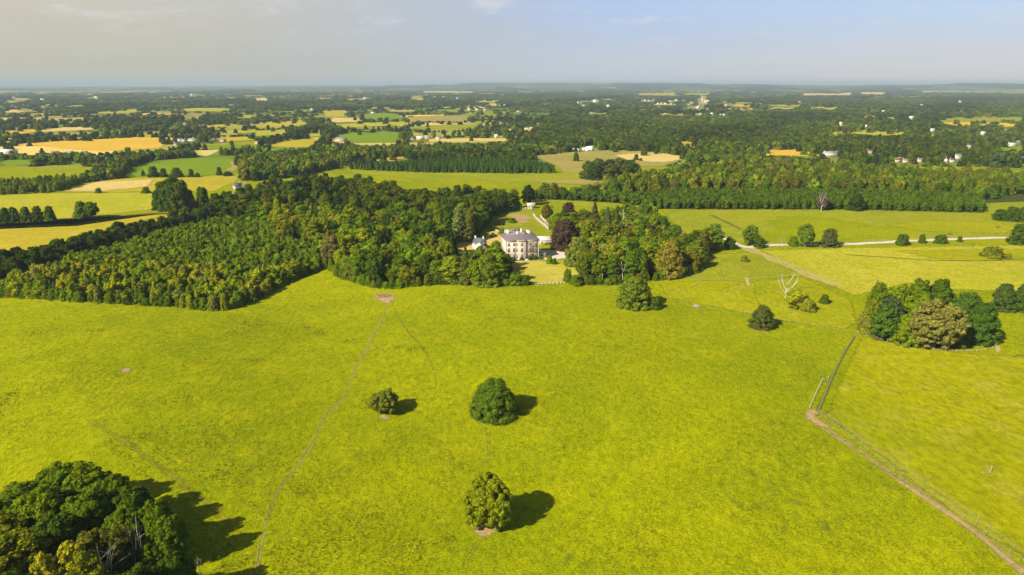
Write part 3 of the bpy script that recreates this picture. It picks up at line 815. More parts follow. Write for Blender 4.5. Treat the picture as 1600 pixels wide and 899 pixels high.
def crown_mesh(name, seed, shape, lobes, cards, card, hw=(12.0, 10.0), lobe_r=(0.26, 0.40), core=0.80, base=0.10):
    """a crown of leaf sprays on many boughs; H x W metres, standing on the origin"""
    rng = np.random.default_rng(seed)
    H, Wd = hw
    Rw = Wd / 2
    mb = MB()
    L, Rl = [], []
    dirs = fib(lobes, rng)
    for k in range(lobes):
        d = dirs[k] + rng.normal(0, 0.13, 3)
        d /= np.linalg.norm(d)
        r = rng.uniform(*lobe_r) * Rw
        if shape in ('round', 'pear'):
            mid, hh = H * (0.5 + base / 2), H * (1 - base) / 2
            s = rng.uniform(0.62, 0.98) * (1 + 0.14 * math.sin(3 * math.atan2(d[1], d[0]) + seed))
            p = np.array([d[0] * (Rw - r * .8) * s, d[1] * (Rw - r * .8) * s, mid - H * 0.03 + d[2] * (hh - r * .75) * s])
            if shape == 'pear': p[:2] *= 1.06 - 0.42 * max(-.25, d[2])
            elif d[2] < -0.3: p[:2] *= 0.92
        elif shape == 'dome':
            z = H * base + (H * (1 - base) - r * .7) * max(0, (d[2] * 0.62 + 0.38))
            t = (z - H * base) / (H * (1 - base))
            rad = (Rw - r * .75) * max(0.02, 1 - t ** 1.7) ** 0.62 * rng.uniform(0.55, 1.0)
            a = math.atan2(d[1], d[0])
            p = np.array([math.cos(a) * rad, math.sin(a) * rad, max(z, r * .6)])
        elif shape == 'cone':
            t = (k + 0.5) / lobes
            t = t ** 0.8
            r = Rw * (0.46 * (1 - t) + 0.12) * rng.uniform(.8, 1.2)
            a = k * 2.399 + rng.uniform(-.4, .4)
            rad = (Rw - r * .5) * (1 - t) * rng.uniform(.55, 1.0)
            p = np.array([math.cos(a) * rad, math.sin(a) * rad, H * base + t * (H * (1 - base) - r)])
        elif shape == 'column':
            t = (k + 0.5) / lobes
            a = k * 2.399
            rad = (Rw - r * .6) * (math.sin(math.pi * min(1, 0.12 + t * 0.88)) ** 0.6) * rng.uniform(.2, .9)
            p = np.array([math.cos(a) * rad, math.sin(a) * rad, H * base + t * (H * (1 - base) - r)])
        elif shape == 'tiers':
            tier = k % 4
            a = k * 2.399
            rad = (Rw - r * .6) * (1.0 - 0.20 * tier) * math.sqrt(rng.uniform(0.08, 1))
            p = np.array([math.cos(a) * rad, math.sin(a) * rad, H * (0.32 + 0.18 * tier) + rng.uniform(-.02, .02) * H])
        L.append(p)
        Rl.append(r)
    L, Rl = np.array(L), np.array(Rl)
    flat = 0.42 if shape == 'tiers' else 0.88
    for p, r in zip(L, Rl):
        if core:
            jit = 1 + rng.uniform(-.16, .16, len(BLOB_V))[:, None]
            mb.add(BLOB_V * jit * r * core * np.array([1, 1, flat]) + p, BLOB_F)
    if core and shape in ('round', 'dome', 'pear'):
        mb.add(BLOB_V * np.array([Rw * .52, Rw * .52, H * (1 - base) * .36]) + np.array([0, 0, H * (0.48 + base * .4)]), BLOB_F)
    nl = len(L)
    idx = np.repeat(np.arange(nl), cards)
    n = len(idx)
    d = rng.normal(0, 1, (n, 3))
    d /= np.linalg.norm(d, axis=1)[:, None]
    ctr = np.array([0, 0, H * 0.45])
    out = L[idx] - ctr
    out /= np.linalg.norm(out, axis=1)[:, None] + 1e-9
    flip = (np.sum(d * out, 1) < -0.25)
    d[flip] *= -1
    rad = Rl[idx] * rng.uniform(0.72, 1.24, n)
    pos = L[idx] + d * rad[:, None] * np.array([1, 1, flat])
    keep = pos[:, 2] > 0.04 * H
    pos, d = pos[keep], d[keep]
    n = len(pos)
    nr = d + rng.normal(0, 0.42, (n, 3)) + np.array([0, 0, 0.25])
    nr /= np.linalg.norm(nr, axis=1)[:, None]
    a = np.cross(nr, rng.normal(0, 1, (n, 3)))
    a /= np.linalg.norm(a, axis=1)[:, None]
    b = np.cross(nr, a)
    sz = card * rng.uniform(0.6, 1.35, n)[:, None] * 0.5
    asp = rng.uniform(0.55, 1.0, n)[:, None]
    bend = nr * sz * rng.uniform(-.35, .1, n)[:, None]
    V = np.stack([pos - a * sz, pos - b * sz * asp + bend * .3, pos + a * sz + bend, pos + b * sz * asp], 1).reshape(-1, 3)
    mb.add(V, np.arange(4 * n).reshape(-1, 4))
    return mb.mesh(name, [M['leaf']])

def trunk_mesh(name, seed, H, Wd, limbs=5, r0=0.045):
    rng = np.random.default_rng(seed)
    mb = MB()
    h = H * 0.62
    wob = rng.uniform(-.02, .02, (5, 2)) * H
    pts = [(wob[i][0] * (i > 0), wob[i][1] * (i > 0), h * i / 4 - (0.4 if i == 0 else 0)) for i in range(5)]
    mb.tube(pts, [H * r0 * 1.35, H * r0, H * r0 * .8, H * r0 * .6, H * r0 * .3], 8)
    for k in range(limbs):
        t = rng.uniform(0.28, 0.75)
        z = h * t
        a = k * 2.4 + rng.uniform(-.3, .3)
        ln = Wd * rng.uniform(.28, .42)
        e = np.array([math.cos(a) * ln, math.sin(a) * ln, z + H * rng.uniform(.12, .25)])
        s = np.array([np.interp(t, np.linspace(0, 1, 5), [p[0] for p in pts]), np.interp(t, np.linspace(0, 1, 5), [p[1] for p in pts]), z])
        m = (s + e) / 2 + np.array([0, 0, -H * .02])
        mb.tube([s, m, e], [H * r0 * .5, H * r0 * .34, H * r0 * .1], 5)
    return mb.mesh(name, [M['bark']])

KIND = {}
def kind(key, shape, H, Wd, lobes, cards, card, n=1, seed=1, limbs=5, base=0.10, **kw):
    KIND[key] = []
    for i in range(n):
        KIND[key].append((crown_mesh('crown', seed * 100 + i, shape, lobes, cards, card, (H, Wd), base=base, **kw), trunk_mesh('trunk', seed * 100 + i, H, Wd, limbs), H, Wd))

# close to the camera: small leaf sprays, many boughs
kind('hero_pear', 'pear', 13.5, 11.5, 420, 80, 0.40, 1, 3, 8, base=0.04, lobe_r=(0.08, 0.15), core=0.62)
kind('hero_cone_oak', 'round', 13.5, 11.5, 420, 80, 0.40, 1, 3, 8, base=0.04, lobe_r=(0.08, 0.15), core=0.62)
kind('hero_round', 'dome', 11.0, 12.5, 190, 130, 0.36, 1, 4, 8, base=0.03, lobe_r=(0.10, 0.24), core=0.66)
kind('hero_small', 'round', 7.5, 7.5, 90, 70, 0.42, 1, 5, 6, base=0.08, lobe_r=(0.12, 0.22), core=0.5)
kind('grove', 'round', 13.0, 9.0, 190, 95, 0.38, 4, 6, 6, base=0.06, lobe_r=(0.10, 0.22), core=0.60)
kind('park', 'dome', 12.0, 13.0, 130, 60, 0.62, 3, 8, 7, base=0.05, lobe_r=(0.13, 0.24), core=0.72)
kind('wood', 'round', 13.0, 10.0, 60, 52, 0.70, 5, 10, 5, base=0.06, lobe_r=(0.17, 0.30), core=0.72)
kind('wood_dome', 'dome', 12.0, 12.0, 66, 50, 0.72, 3, 12, 5, base=0.05, lobe_r=(0.16, 0.28), core=0.72)
kind('tall', 'column', 16.0, 6.5, 30, 70, 0.65, 2, 14, 3, base=0.05, lobe_r=(0.36, 0.55))
kind('conifer', 'cone', 15.0, 7.0, 46, 55, 0.60, 2, 16, 0, base=0.04)
kind('young', 'cone', 9.0, 4.6, 20, 45, 0.55, 3, 18, 0, base=0.03)
kind('young_round', 'round', 8.0, 4.8, 16, 50, 0.55, 2, 20, 3, base=0.03, lobe_r=(0.34, 0.5))
kind('cedar', 'tiers', 12.0, 13.0, 44, 70, 0.6, 1, 22, 5, base=0.05, lobe_r=(0.16, 0.26))
kind('bush', 'dome', 3.0, 4.0, 26, 60, 0.42, 2, 24, 3, base=0.0, lobe_r=(0.26, 0.42))
kind('far', 'dome', 10.0, 11.0, 13, 22, 1.7, 3, 26, 3, base=0.03, lobe_r=(0.34, 0.5), core=0.92)
kind('far_cone', 'cone', 11.0, 6.0, 14, 18, 1.3, 2, 28, 0, base=0.02, core=0.92)

def tree(key, gx, gy, h, w, col, name, label, cat, group=None, rot=None, var=None):
    ck, tk, H, Wd = random.choice(KIND[key]) if var is None else KIND[key][var]
    e = empty(name, (gx, gy, float(terrain(gx, gy)) - 0.03), random.uniform(0, 6.28) if rot is None else rot, (w / Wd, w / Wd, h / H))
    props(e, label, cat, group)
    c = link_mesh('crown', ck, e)
    c.color = (*col, 1)
    t = link_mesh('trunk', tk, e)
    return e

def tree_px(key, px, py, top, wpx, col, name, label, cat='tree', group=None, var=None, **kw):
    """a tree by the pixel of its foot, the row of its top and its width in the photograph"""
    g = P(px, py)
    return tree(key, g[0], g[1], max(1.0, height_for(*g, top)), metres(*g, wpx), col, name, label, cat, group, var=var, **kw)

# leaf colours
DARK, MID, GREEN, OLIVE = (0.064, 0.105, 0.005), (0.104, 0.154, 0.004), (0.146, 0.200, 0.004), (0.152, 0.168, 0.006)
LIME, YELLOW, BROWN, KHAKI = (0.215, 0.250, 0.004), (0.28, 0.275, 0.005), (0.130, 0.130, 0.012), (0.205, 0.200, 0.030)
PURPLE, BLUE, DEEP, GOLD = (0.078, 0.047, 0.026), (0.20, 0.24, 0.14), (0.036, 0.062, 0.006), (0.44, 0.34, 0.008)


# ------------------------------------------------------------------ single trees and bushes of the park
T, B = 'broadleaf_tree', 'bush'
tree_px('hero_pear', 764, 822, 735, 78, (0.190, 0.222, 0.005), T, 'dense pear-shaped light green tree over reddish bare earth, alone in the meadow', rot=0.4)
tree_px('hero_round', 772, 647, 594, 80, (0.098, 0.150, 0.008), T, 'squat dark green billowing tree beside the small patchy tree in the meadow', rot=1.0)
tree_px('hero_small', 601, 645, 610, 52, (0.150, 0.175, 0.015), T, 'small patchy round tree by the trodden path in the meadow', rot=2.0)
tree_px('park', 990, 478, 433, 62, (0.138, 0.178, 0.011), T, 'large domed green tree standing in front of the dead snag and wood edge', var=0)
tree_px('bush', 1022, 482, 465, 24, DARK, B, 'low dark bush tucked under the large domed tree')
tree_px('park', 1190, 512, 478, 42, (0.081, 0.097, 0.014), T, 'small dark ragged tree on bare soil by the paddock fence', var=1)
tree_px('young_round', 1243, 482, 449, 38, (0.240, 0.250, 0.006), T, 'rounded yellow-green tree in front of the bleached dead tree', var=0)
tree_px('bush', 1262, 486, 468, 26, (0.178, 0.203, 0.009), B, 'yellow-green bush touching the rounded tree by the bleached dead tree')
tree_px('bush', 1288, 474, 460, 16, DARK, B, 'small round dark bush alone in the buttercup paddock')
G = 'trees along the gravel drive'
tree_px('tall', 1115, 391, 348, 30, (0.113, 0.170, 0.011), T, 'tallest tree by the drive, narrow-headed, at the corner of the wood', group=G, var=0)
tree_px('wood', 1139, 390, 370, 19, DARK, T, 'small dark tree between the tallest drive tree and the drive junction', group=G)
tree_px('wood', 1171, 383, 351, 27, MID, T, 'mid green tree on the far side of the drive junction', group=G)
tree_px('wood_dome', 1187, 387, 371, 20, DARK, T, 'low dark tree on the near side of the drive junction', group=G)
tree_px('wood', 1258, 386, 349, 28, (0.121, 0.170, 0.011), T, 'upright leafy tree beside the drive with a low bush at its foot', group=G)
tree_px('bush', 1240, 384, 370, 17, MID, B, 'low bush at the foot of the upright drive tree', group='bushes along the gravel drive')
tree_px('wood_dome', 1295, 385, 357, 32, (0.081, 0.097, 0.023), T, 'leaning grey-green tree with a visible pale stem beside the drive', group=G)
GB = 'bushes along the gravel drive'
tree_px('bush', 1409, 383, 366, 20, DARK, B, 'rounded dark bush, first and largest of four on the open drive', group=GB)
tree_px('bush', 1440, 380, 366.5, 11, DARK, B, 'narrow dark bush, second of four on the open drive', group=GB)
tree_px('bush', 1468, 380, 367, 21, DARK, B, 'broad dark bush, third of four on the open drive', group=GB)
tree_px('bush', 1499, 378, 369.5, 8, DARK, B, 'tiny dark bush, last of four on the open drive', group=GB)
tree_px('bush', 1550, 402, 386, 36, OLIVE, B, 'long low scrubby thicket in the pasture below the drive')
tree_px('bush', 1574, 405, 397, 12, OLIVE, B, 'little bush at the tip of the long low thicket')
tree_px('bush', 1163, 409, 400, 13, OLIVE, B, 'tiny scrub bush beside the broad worn track')
tree_px('wood_dome', 1592, 381, 350, 36, DARK, T, 'dark rounded tree where the drive leaves the view', var=0)
tree_px('tall', 1606, 376, 345, 20, DARK, T, 'dark upright tree behind the rounded tree at the end of the drive')
for i, (x, y, tp, wd) in enumerate([(1562, 344, 327, 26), (1580, 345, 323, 30), (1600, 346, 324, 30)]):
    tree_px('wood_dome', x, y, tp, wd, DARK, T, ['dark hedge tree nearest the long wood in the far pasture corner', 'dark hedge tree in the middle of the far pasture corner', 'dark hedge tree at the outer end of the far pasture corner'][i], group='hedge trees in the far pasture corner')
tree_px('park', 1566, 484, 444, 40, (0.065, 0.100, 0.014), T, 'dark open-branched tree standing beyond the round clump', var=2)
tree_px('park', 1597, 485, 444, 40, (0.058, 0.097, 0.011), T, 'very dark tree with flat layers at the far side of the open-branched one', var=1)

tree_px('wood_dome', 1337, 329, 304, 28, DEEP, T, 'big dark round tree standing in the trim front of the long wood')
tree_px('wood', 1284, 329, 302, 20, (0.10, 0.085, 0.055), T, 'greyish thin tree behind the pale dead one in front of the long wood')

# the round clump in the fenced meadow
CL = 'trees of the round clump in the meadow'
for (k, x, y, tp, wd, c, lab) in [
    ('park', 1368, 500, 442, 40, MID, 'green tree at the back corner of the round clump beside the paddock'),
    ('wood', 1398, 498, 443, 40, GREEN, 'light green tree at the back of the round clump'),
    ('wood_dome', 1432, 492, 437, 48, MID, 'bushy green tree topping the back of the round clump'),
    ('park', 1463, 492, 437, 54, DARK, 'tall dark tree topping the middle of the round clump'),
    ('wood_dome', 1360, 520, 466, 40, OLIVE, 'olive tree on the paddock edge of the round clump'),
    ('grove', 1386, 521, 460, 46, (0.065, 0.100, 0.023), 'dark blue-green tree behind the front trees of the round clump'),
    ('wood', 1428, 518, 456, 48, GREEN, 'bright green tree deep inside the round clump'),
    ('wood', 1378, 531, 478, 46, (0.073, 0.130, 0.011), 'dense dark green tree at the front of the round clump'),
    ('wood_dome', 1412, 537, 492, 44, GREEN, 'low bright green tree at the front of the round clump'),
    ('wood', 1352, 519, 482, 28, KHAKI, 'small khaki tree at the paddock end of the round clump'),
    ('hero_cone_oak', 1456, 543, 466, 82, (0.200, 0.188, 0.034), 'big khaki tan tree at the front of the round clump'),
    ('park', 1503, 520, 458, 64, (0.062, 0.117, 0.010), 'big dark green tree at the back of the outer end of the round clump'),
    ('park', 1530, 534, 474, 56, (0.055, 0.107, 0.010), 'big dark tree forming the outer end of the round clump'),
    ('wood_dome', 1495, 540, 505, 40, DARK, 'low dark tree between the khaki tree and the outer end of the round clump')]:
    tree_px(k, x, y, tp, wd, c, T, lab, group=CL)

# grove of trees at the near corner of the meadow
GR = 'trees of the near grove'
grove = [
    ('grove', -5, 850, 775, 80, MID), ('grove', 45, 825, 752, 80, MID), ('grove', 105, 800, 722, 84, MID), ('grove', 140, 800, 724, 76, GREEN), ('grove', 75, 850, 762, 82, GREEN),
    ('grove', 185, 820, 742, 70, MID), ('grove', 215, 838, 758, 66, DARK), ('grove', 150, 850, 762, 84, MID), ('grove', 250, 862, 780, 62, MID), ('grove', 205, 872, 790, 76, MID),
    ('grove', 20, 890, 800, 86, OLIVE), ('grove', 100, 895, 800, 84, DARK), ('grove', 272, 885, 802, 56, MID), ('grove', 243, 896, 834, 46, GREEN), ('grove', -35, 900, 800, 90, MID),
    ('grove', 35, 945, 830, 110, OLIVE), ('grove', -20, 960, 845, 100, MID), ('grove', 160, 922, 826, 70, BROWN), ('grove', 194, 912, 818, 52, BROWN),
    ('grove', 128, 945, 842, 66, (0.324, 0.300, 0.011)), ('grove', 88, 968, 860, 60, (0.340, 0.308, 0.014)), ('grove', 150, 985, 868, 84, OLIVE), ('grove', 280, 945, 858, 50, DARK),
    ('grove', 225, 985, 880, 80, DARK), ('grove', 20, 1010, 895, 110, DARK), ('grove', 300, 935, 868, 30, DARK)]
near_names = {0: 'mid green', 1: 'bright green'}
for i, (k, x, y, tp, wd, c) in enumerate(grove):
    lab = {MID: 'mid green leafy tree in the near grove', GREEN: 'bright green leafy tree in the near grove', DARK: 'dark green leafy tree in the near grove',
           OLIVE: 'olive leafy tree in the near grove', BROWN: 'brownish thin-leaved tree beside the dead trunks of the near grove'}.get(c, 'pale yellow-green tree in the near grove')
    if i in (2, 3): lab = ['dark topped tree at the far tip of the near grove', 'bright tree at the far tip of the near grove'][i - 2]
    if i == 19: lab = 'taller pale yellow-green tree in front of the near grove, beside the dead fork'
    if i == 20: lab = 'shorter pale yellow-green tree, lowest in the near grove'
    if i == 13: lab = 'round bright green tree beside the tall dead stems of the near grove'
    if i == 8: lab = 'mid green tree whose shadow reaches furthest onto the grass by the near grove'
    tree_px(k, x, y, tp, wd, c, T, lab, group=GR)

# dead trees
def limb_tree(name, px, py, top, mat, label, seed, forks=5, lean=0.0, r=0.28, spread=0.5, group=None):
    g = P(px, py)
    h = height_for(*g, top)
    e = props(empty(name, (g[0], g[1], float(terrain(*g)) - 0.05)), label, 'dead tree', group)
    rng = np.random.default_rng(seed)
    mb = MB()
    pts = [np.array([lean * h * t * t + rng.uniform(-.02, .02) * h, rng.uniform(-.02, .02) * h, h * t]) for t in np.linspace(0, 1 if forks < 4 else .55, 6)]
    mb.tube(pts, list(np.linspace(r, r * .35, 6)), 6)
    link_mesh('trunk', mb.mesh('trunk', [mat]), e)
    for k in range(forks):
        bm_ = MB()
        s = pts[2 + k % 4]
        a = k * 2.4 + rng.uniform(-.4, .4)
        end = np.array([math.cos(a) * spread * h, math.sin(a) * spread * h * .6, h * rng.uniform(.8, 1.0)])
        m1 = s + (end - s) * np.array([.55, .55, .30])
        m2 = s + (end - s) * np.array([.9, .9, .65])
        bm_.tube([s, m1, m2, end], [r * .5, r * .4, r * .28, r * .08], 5)
        for q in range(2):
            e2 = m2 + np.array([rng.uniform(-.2, .2) * h, rng.uniform(-.15, .15) * h, rng.uniform(.05, .22) * h])
            bm_.tube([m1 if q else m2, (m2 + e2) / 2, e2], [r * .25, r * .18, r * .05], 4)
        link_mesh('branch', bm_.mesh('branch', [mat]), e)
    return e
limb_tree('dead_tree', 1227, 466, 428, M['deadwood'], 'bleached white dead tree with bare antler branches in the buttercup paddock', 3, 6, 0, 0.27, 0.40)
limb_tree('dead_tree', 973, 440, 408, M['deadwood'], 'pale crooked dead snag rising at the wood edge above the domed tree', 5, 1, -0.12, 0.30, 0.1)
limb_tree('dead_tree', 226, 906, 806, M['deadwood'], 'tall pale bare dead stem standing up from the near grove', 8, 1, 0.05, 0.11, 0.05)
limb_tree('dead_tree', 178, 965, 848, M['deadwood'], 'pale forked dead tree with spread fingers above the near grove', 9, 5, 0.02, 0.10, 0.11)
limb_tree('dead_tree', 219, 912, 822, M['greywood'], 'thin grey dead stem close beside the tall pale one', 10, 2, -0.04, 0.08, 0.06)
limb_tree('dead_tree', 313, 900, 868, M['greywood'], 'short grey dead trunk at the grassy edge of the near grove', 11, 3, -0.02, 0.10, 0.12)
limb_tree('dead_tree', 1283, 330, 300, M['deadwood'], 'thin pale dead tree in front of the long wood', 12, 4, 0.0, 0.30, 0.2)
limb_tree('dead_tree', 972, 372, 327, M['deadwood'], 'tall grey spike of a dead conifer rising from the wood by the mansion', 13, 1, 0.0, 0.35, 0.05)
limb_tree('dead_tree', 1221, 386, 366, M['greywood'], 'spindly leafless tree beside the drive', 14, 5, 0.0, 0.12, 0.22)

# trees in the fields on the far side of the hedge line
FT = 'trees in the hay fields'
for (k, x, y, tp, wd, c, lab) in [
    ('wood_dome', 129, 341, 315, 26, MID, 'first tree of the close pair in the hay field'),
    ('wood', 144, 341, 313, 24, MID, 'second tree of the close pair in the hay field'),
    ('wood_dome', 318, 326, 292, 26, DARK, 'dark tree just outside the big round clump of the hay field'),
    ('bush', 154, 302, 294, 11, MID, 'small bush on the hay field boundary'),
    ('bush', 228, 302, 292, 14, MID, 'larger bush on the boundary near the big round clump')]:
    tree_px(k, x, y, tp, wd, c, B if k == 'bush' else T, lab, group=FT if k != 'bush' else 'bushes on the hay field boundary')
for i, (x, y, tp, wd) in enumerate([(258, 325, 283, 34), (272, 321, 276, 42), (286, 325, 281, 34), (263, 329, 292, 36), (282, 329, 290, 36), (248, 328, 298, 22), (298, 327, 296, 22), (272, 329, 286, 36)]):
    tree_px('wood_dome', x, y, tp, wd, random.choice([DARK, (0.089, 0.107, 0.014)]), T, 'tree of the big dark round clump in the hay field', group='trees of the big round clump in the hay field')
for i, x in enumerate([-4, 10, 24, 42, 60, 79]):
    tree_px('wood_dome', x, 350 - i * .9, 325 - i * 0.7, 21, random.choice([DARK, MID]), T, 'tree of the short straight row in the pale pasture', group='straight row of trees in the pale pasture')
for i, (x, y, tp, wd, lab) in enumerate([(224, 275, 266, 7, 'smallest bush of the row on the bright green field edge'), (240, 277, 260, 20, 'largest tree of the row on the bright green field edge'), (256, 277, 263, 14, 'tree close behind the largest one on the bright green field edge'),
        (277, 277, 262, 22, 'broad tree mid row on the bright green field edge'), (299, 277, 264, 11, 'pointed tree near the end of the row on the bright green field edge'), (309, 277, 270, 9, 'low bush ending the row on the bright green field edge'),
        (343, 274, 261, 11, 'upright tree near the worn corner of the bright green field'), (356, 275, 268, 18, 'low hedge bush beside the worn corner of the bright green field')]):
    tree_px('wood_dome', x, y, tp, wd, DARK, T, lab, group='trees on the bright green field edge')
for i, (x, y, tp, wd, lab) in enumerate([(900, 252, 238, 11, 'single bush near the white marquee'), (994, 251, 241, 10, 'single dark round bush on the pale crop patch'), (1001, 252, 247, 7, 'little bush beside the dark round one on the crop patch')]):
    tree_px('wood_dome', x, y, tp, wd, DARK, T, lab, group='lone bushes in the rough field')
for i, (x, y, tp, wd) in enumerate([(921, 279, 252, 34), (936, 279, 248, 36), (952, 278, 249, 36), (968, 279, 247, 38), (983, 279, 250, 36), (992, 279, 256, 26), (930, 281, 257, 32), (955, 281.5, 256, 36), (977, 281, 257, 34)]):
    tree_px('wood_dome', x, y, tp, wd, random.choice([DARK, DEEP, (0.081, 0.097, 0.014)]), T, 'tree of the dark oval clump beside the rough field', group='trees of the dark oval clump beside the rough field')

# notable trees round the mansion
for (k, x, y, tp, wd, c, nm, lab) in [
    ('park', 882, 388, 343, 52, PURPLE, T, 'big copper-purple beech beside the stone mansion'),
    ('wood_dome', 888, 335, 316, 26, PURPLE, T, 'dark copper tree behind the walled garden'),
    ('wood', 1018, 386, 350, 34, (0.062, 0.042, 0.027), T, 'dull purple tree deep in the wood beyond the gold conifer'),
    ('conifer', 966, 392, 363, 13, GOLD, 'conifer_tree', 'golden yellow conifer in the wood beside the mansion'),
    ('cedar', 667, 386, 356, 30, BLUE, 'conifer_tree', 'silvery blue cedar near the white cottage'),
    ('conifer', 928, 372, 315, 26, (0.089, 0.089, 0.020), 'conifer_tree', 'tall dark spruce with layered boughs behind the copper beech'),
    ('conifer', 948, 378, 323, 22, (0.081, 0.100, 0.025), 'conifer_tree', 'grey-green spruce next to the tall dark one'),
    ('tall', 437, 366, 309, 17, LIME, T, 'slim bright lime poplar rising above the wood'),
    ('wood', 502, 352, 318, 17, (0.194, 0.227, 0.009), T, 'lime topped tree in the middle of the wood'),
    ('wood', 535, 380, 350, 30, LIME, T, 'spreading lime green tree in the wood above the meadow corner'),
    ('wood', 470, 375, 350, 22, YELLOW, T, 'yellowish tree beside the lime poplar'),
    ('park', 521, 412, 368, 44, (0.170, 0.146, 0.034), T, 'wide tree with bare grey lower limbs above the meadow corner'),
    ('conifer', 625, 382, 346, 24, (0.275, 0.251, 0.007), 'conifer_tree', 'yellow-green broad conifer in the wood near the blue cedar'),
    ('conifer', 645, 388, 358, 18, GREEN, 'conifer_tree', 'neat green conifer next to the blue cedar'),
    ('tall', 718, 378, 322, 26, (0.138, 0.170, 0.034), T, 'tall pale grey-green poplar behind the straw lawn'),
    ('tall', 733, 378, 340, 20, (0.121, 0.130, 0.016), T, 'tall olive tree between the poplar and the cottage'),
    ('conifer', 688, 376, 336, 20, OLIVE, 'conifer_tree', 'slender olive conifer at the back of the straw lawn'),
    ('wood', 706, 374, 354, 16, MID, T, 'small rounded tree at the edge of the straw lawn'),
    ('conifer', 728, 444, 386, 28, (0.097, 0.113, 0.016), 'conifer_tree', 'dark upright conifer among green trees in front of the cottage'),
    ('park', 763, 445, 397, 50, (0.138, 0.186, 0.009), T, 'broad bright green tree in front of the mansion corner'),
    ('wood', 745, 446, 400, 34, GREEN, T, 'green tree squeezed between dark conifer and broad bright tree'),
    ('park', 903, 414, 370, 48, (0.170, 0.203, 0.023), T, 'pale billowing tree at the edge of the gravel yard'),
    ('tall', 915, 436, 400, 12, DARK, T, 'thin dark cypress-like tree at the lawn corner'),
    ('park', 958, 430, 380, 44, (0.194, 0.219, 0.009), T, 'bright lime-topped tree in front of the gold conifer'),
    ('park', 1045, 432, 376, 52, (0.194, 0.170, 0.018), T, 'orange-tinged tree near the corner of the wood by the paddock'),
    ('wood_dome', 1080, 402, 368, 30, (0.227, 0.186, 0.070), T, 'pinkish grey tree at the paddock corner of the wood'),
    ('park', 1052, 394, 352, 44, (0.078, 0.138, 0.011), T, 'broad deep green tree behind the pinkish grey one'),
    ('wood_dome', 640, 402, 380, 30, (0.308, 0.267, 0.034), T, 'straw-yellow tree in the wood between cedar and meadow')]:
    tree_px(k, x, y, tp, wd, c, nm, lab)
SH = 'shrubs round the mansion'
for (x, y, tp, wd, c, lab) in [
    (806, 445, 427, 24, MID, 'large bush at the near corner of the striped lawn'), (820, 445, 430, 18, DARK, 'dark bush beside the striped lawn corner bush'),
    (859, 412, 400, 12, GREEN, 'bright bush beside the gravel yard'), (866, 413, 404, 9, DARK, 'dark bush paired with the bright one by the gravel yard'),
    (887, 440, 421, 14, MID, 'tall bush at the outer lawn edge'), (900, 445, 430, 22, MID, 'wide bush below the tall bush at the outer lawn edge'),
    (802, 408.5, 402, 9, DARK, 'clipped shrub nearest the lime-green tree along the mansion foot'), (815, 408, 402, 8, DARK, 'clipped shrub under the projecting bay of the mansion'),
    (827, 406.5, 400.5, 8, DARK, 'clipped shrub beside the mansion steps'), (836, 406, 399.5, 9, DARK, 'clipped shrub at the yard end of the mansion foot'), (845, 405.5, 401, 8, MID, 'low shrub beyond the yard corner of the mansion'),
    (784, 352, 347, 8, PURPLE, 'small purple shrub in the walled garden'), (800, 348, 341, 14, MID, 'green shrub between the dug beds'), (784, 366, 356, 12, GREEN, 'bright shrub behind the mansion'),
    (770, 371, 364, 8, MID, 'small shrub on the straw terrace'), (812, 327, 321, 12, GREEN, 'light shrub at the top of the walled garden'),
    (750, 396, 384, 14, GREEN, 'shrub in front of the white cottage'), (763, 397, 388, 14, LIME, 'lime shrub between cottage and mansion')]:
    tree_px('bush', x, y, tp, wd, c, B, lab, group=SH)


# ------------------------------------------------------------------ mask of open ground that must stay visible
def clear_mask(polys):
    m = np.zeros((930, 1760), bool)          # photograph pixels, shifted by 80 in x and 20 in y
    for poly in polys:
        p = np.array(poly) + (80, 20)
        x0, y0 = np.maximum(np.floor(p.min(0)).astype(int), 0)
        x1, y1 = np.minimum(np.ceil(p.max(0)).astype(int) + 1, (1760, 930))
        if x1 <= x0 or y1 <= y0: continue
        xx, yy = np.meshgrid(np.arange(x0, x1) + .5, np.arange(y0, y1) + .5)
        m[y0:y1, x0:x1] |= inside(xx, yy, p)
    return m

def hides(x, y, h, w, mask):
    """share of five points of a tree standing at x, y that fall on open ground in the photograph"""
    z = terrain(x, y)
    hit = np.zeros(len(x))
    for (dx, t) in ((0, .05), (0, .95), (0, .55), (-.38, .5), (.38, .5)):
        px, py = project(x + dx * w, y, z + h * t)
        i = np.clip((px + 80).astype(int), 0, 1759); j = np.clip((py + 20).astype(int), 0, 929)
        hit += mask[j, i]
    return hit

HOUSES = []           # (px, py of the foot, width in px, height in px)


# ------------------------------------------------------------------ woods: outlines on the photograph; (px, py, h) is a canopy edge h metres up
def to_world(poly):
    return [P(p[0], p[1], p[2] if len(p) > 2 else 0.0) for p in poly]

def scatter(poly, spacing, rng, jit=0.42):
    W = np.array(to_world(poly))
    x0, y0 = W.min(0); x1, y1 = W.max(0)
    gx, gy = np.meshgrid(np.arange(x0, x1 + spacing, spacing), np.arange(y0, y1 + spacing, spacing * .87))
    gx = gx + (np.arange(gx.shape[0]) % 2)[:, None] * spacing / 2
    gx = gx + rng.uniform(-jit, jit, gx.shape) * spacing
    gy = gy + rng.uniform(-jit, jit, gy.shape) * spacing
    x, y = gx.ravel(), gy.ravel()
    k = inside(x, y, W)
    return x[k], y[k]

def pick(cols, wts, n, rng, spread=0.18):
    c = np.array(cols)[rng.choice(len(cols), n, p=np.array(wts) / sum(wts))]
    return np.clip(c * rng.uniform(1 - spread, 1 + spread, (n, 1)) * rng.uniform(.94, 1.06, (n, 3)), 0.004, 0.6)

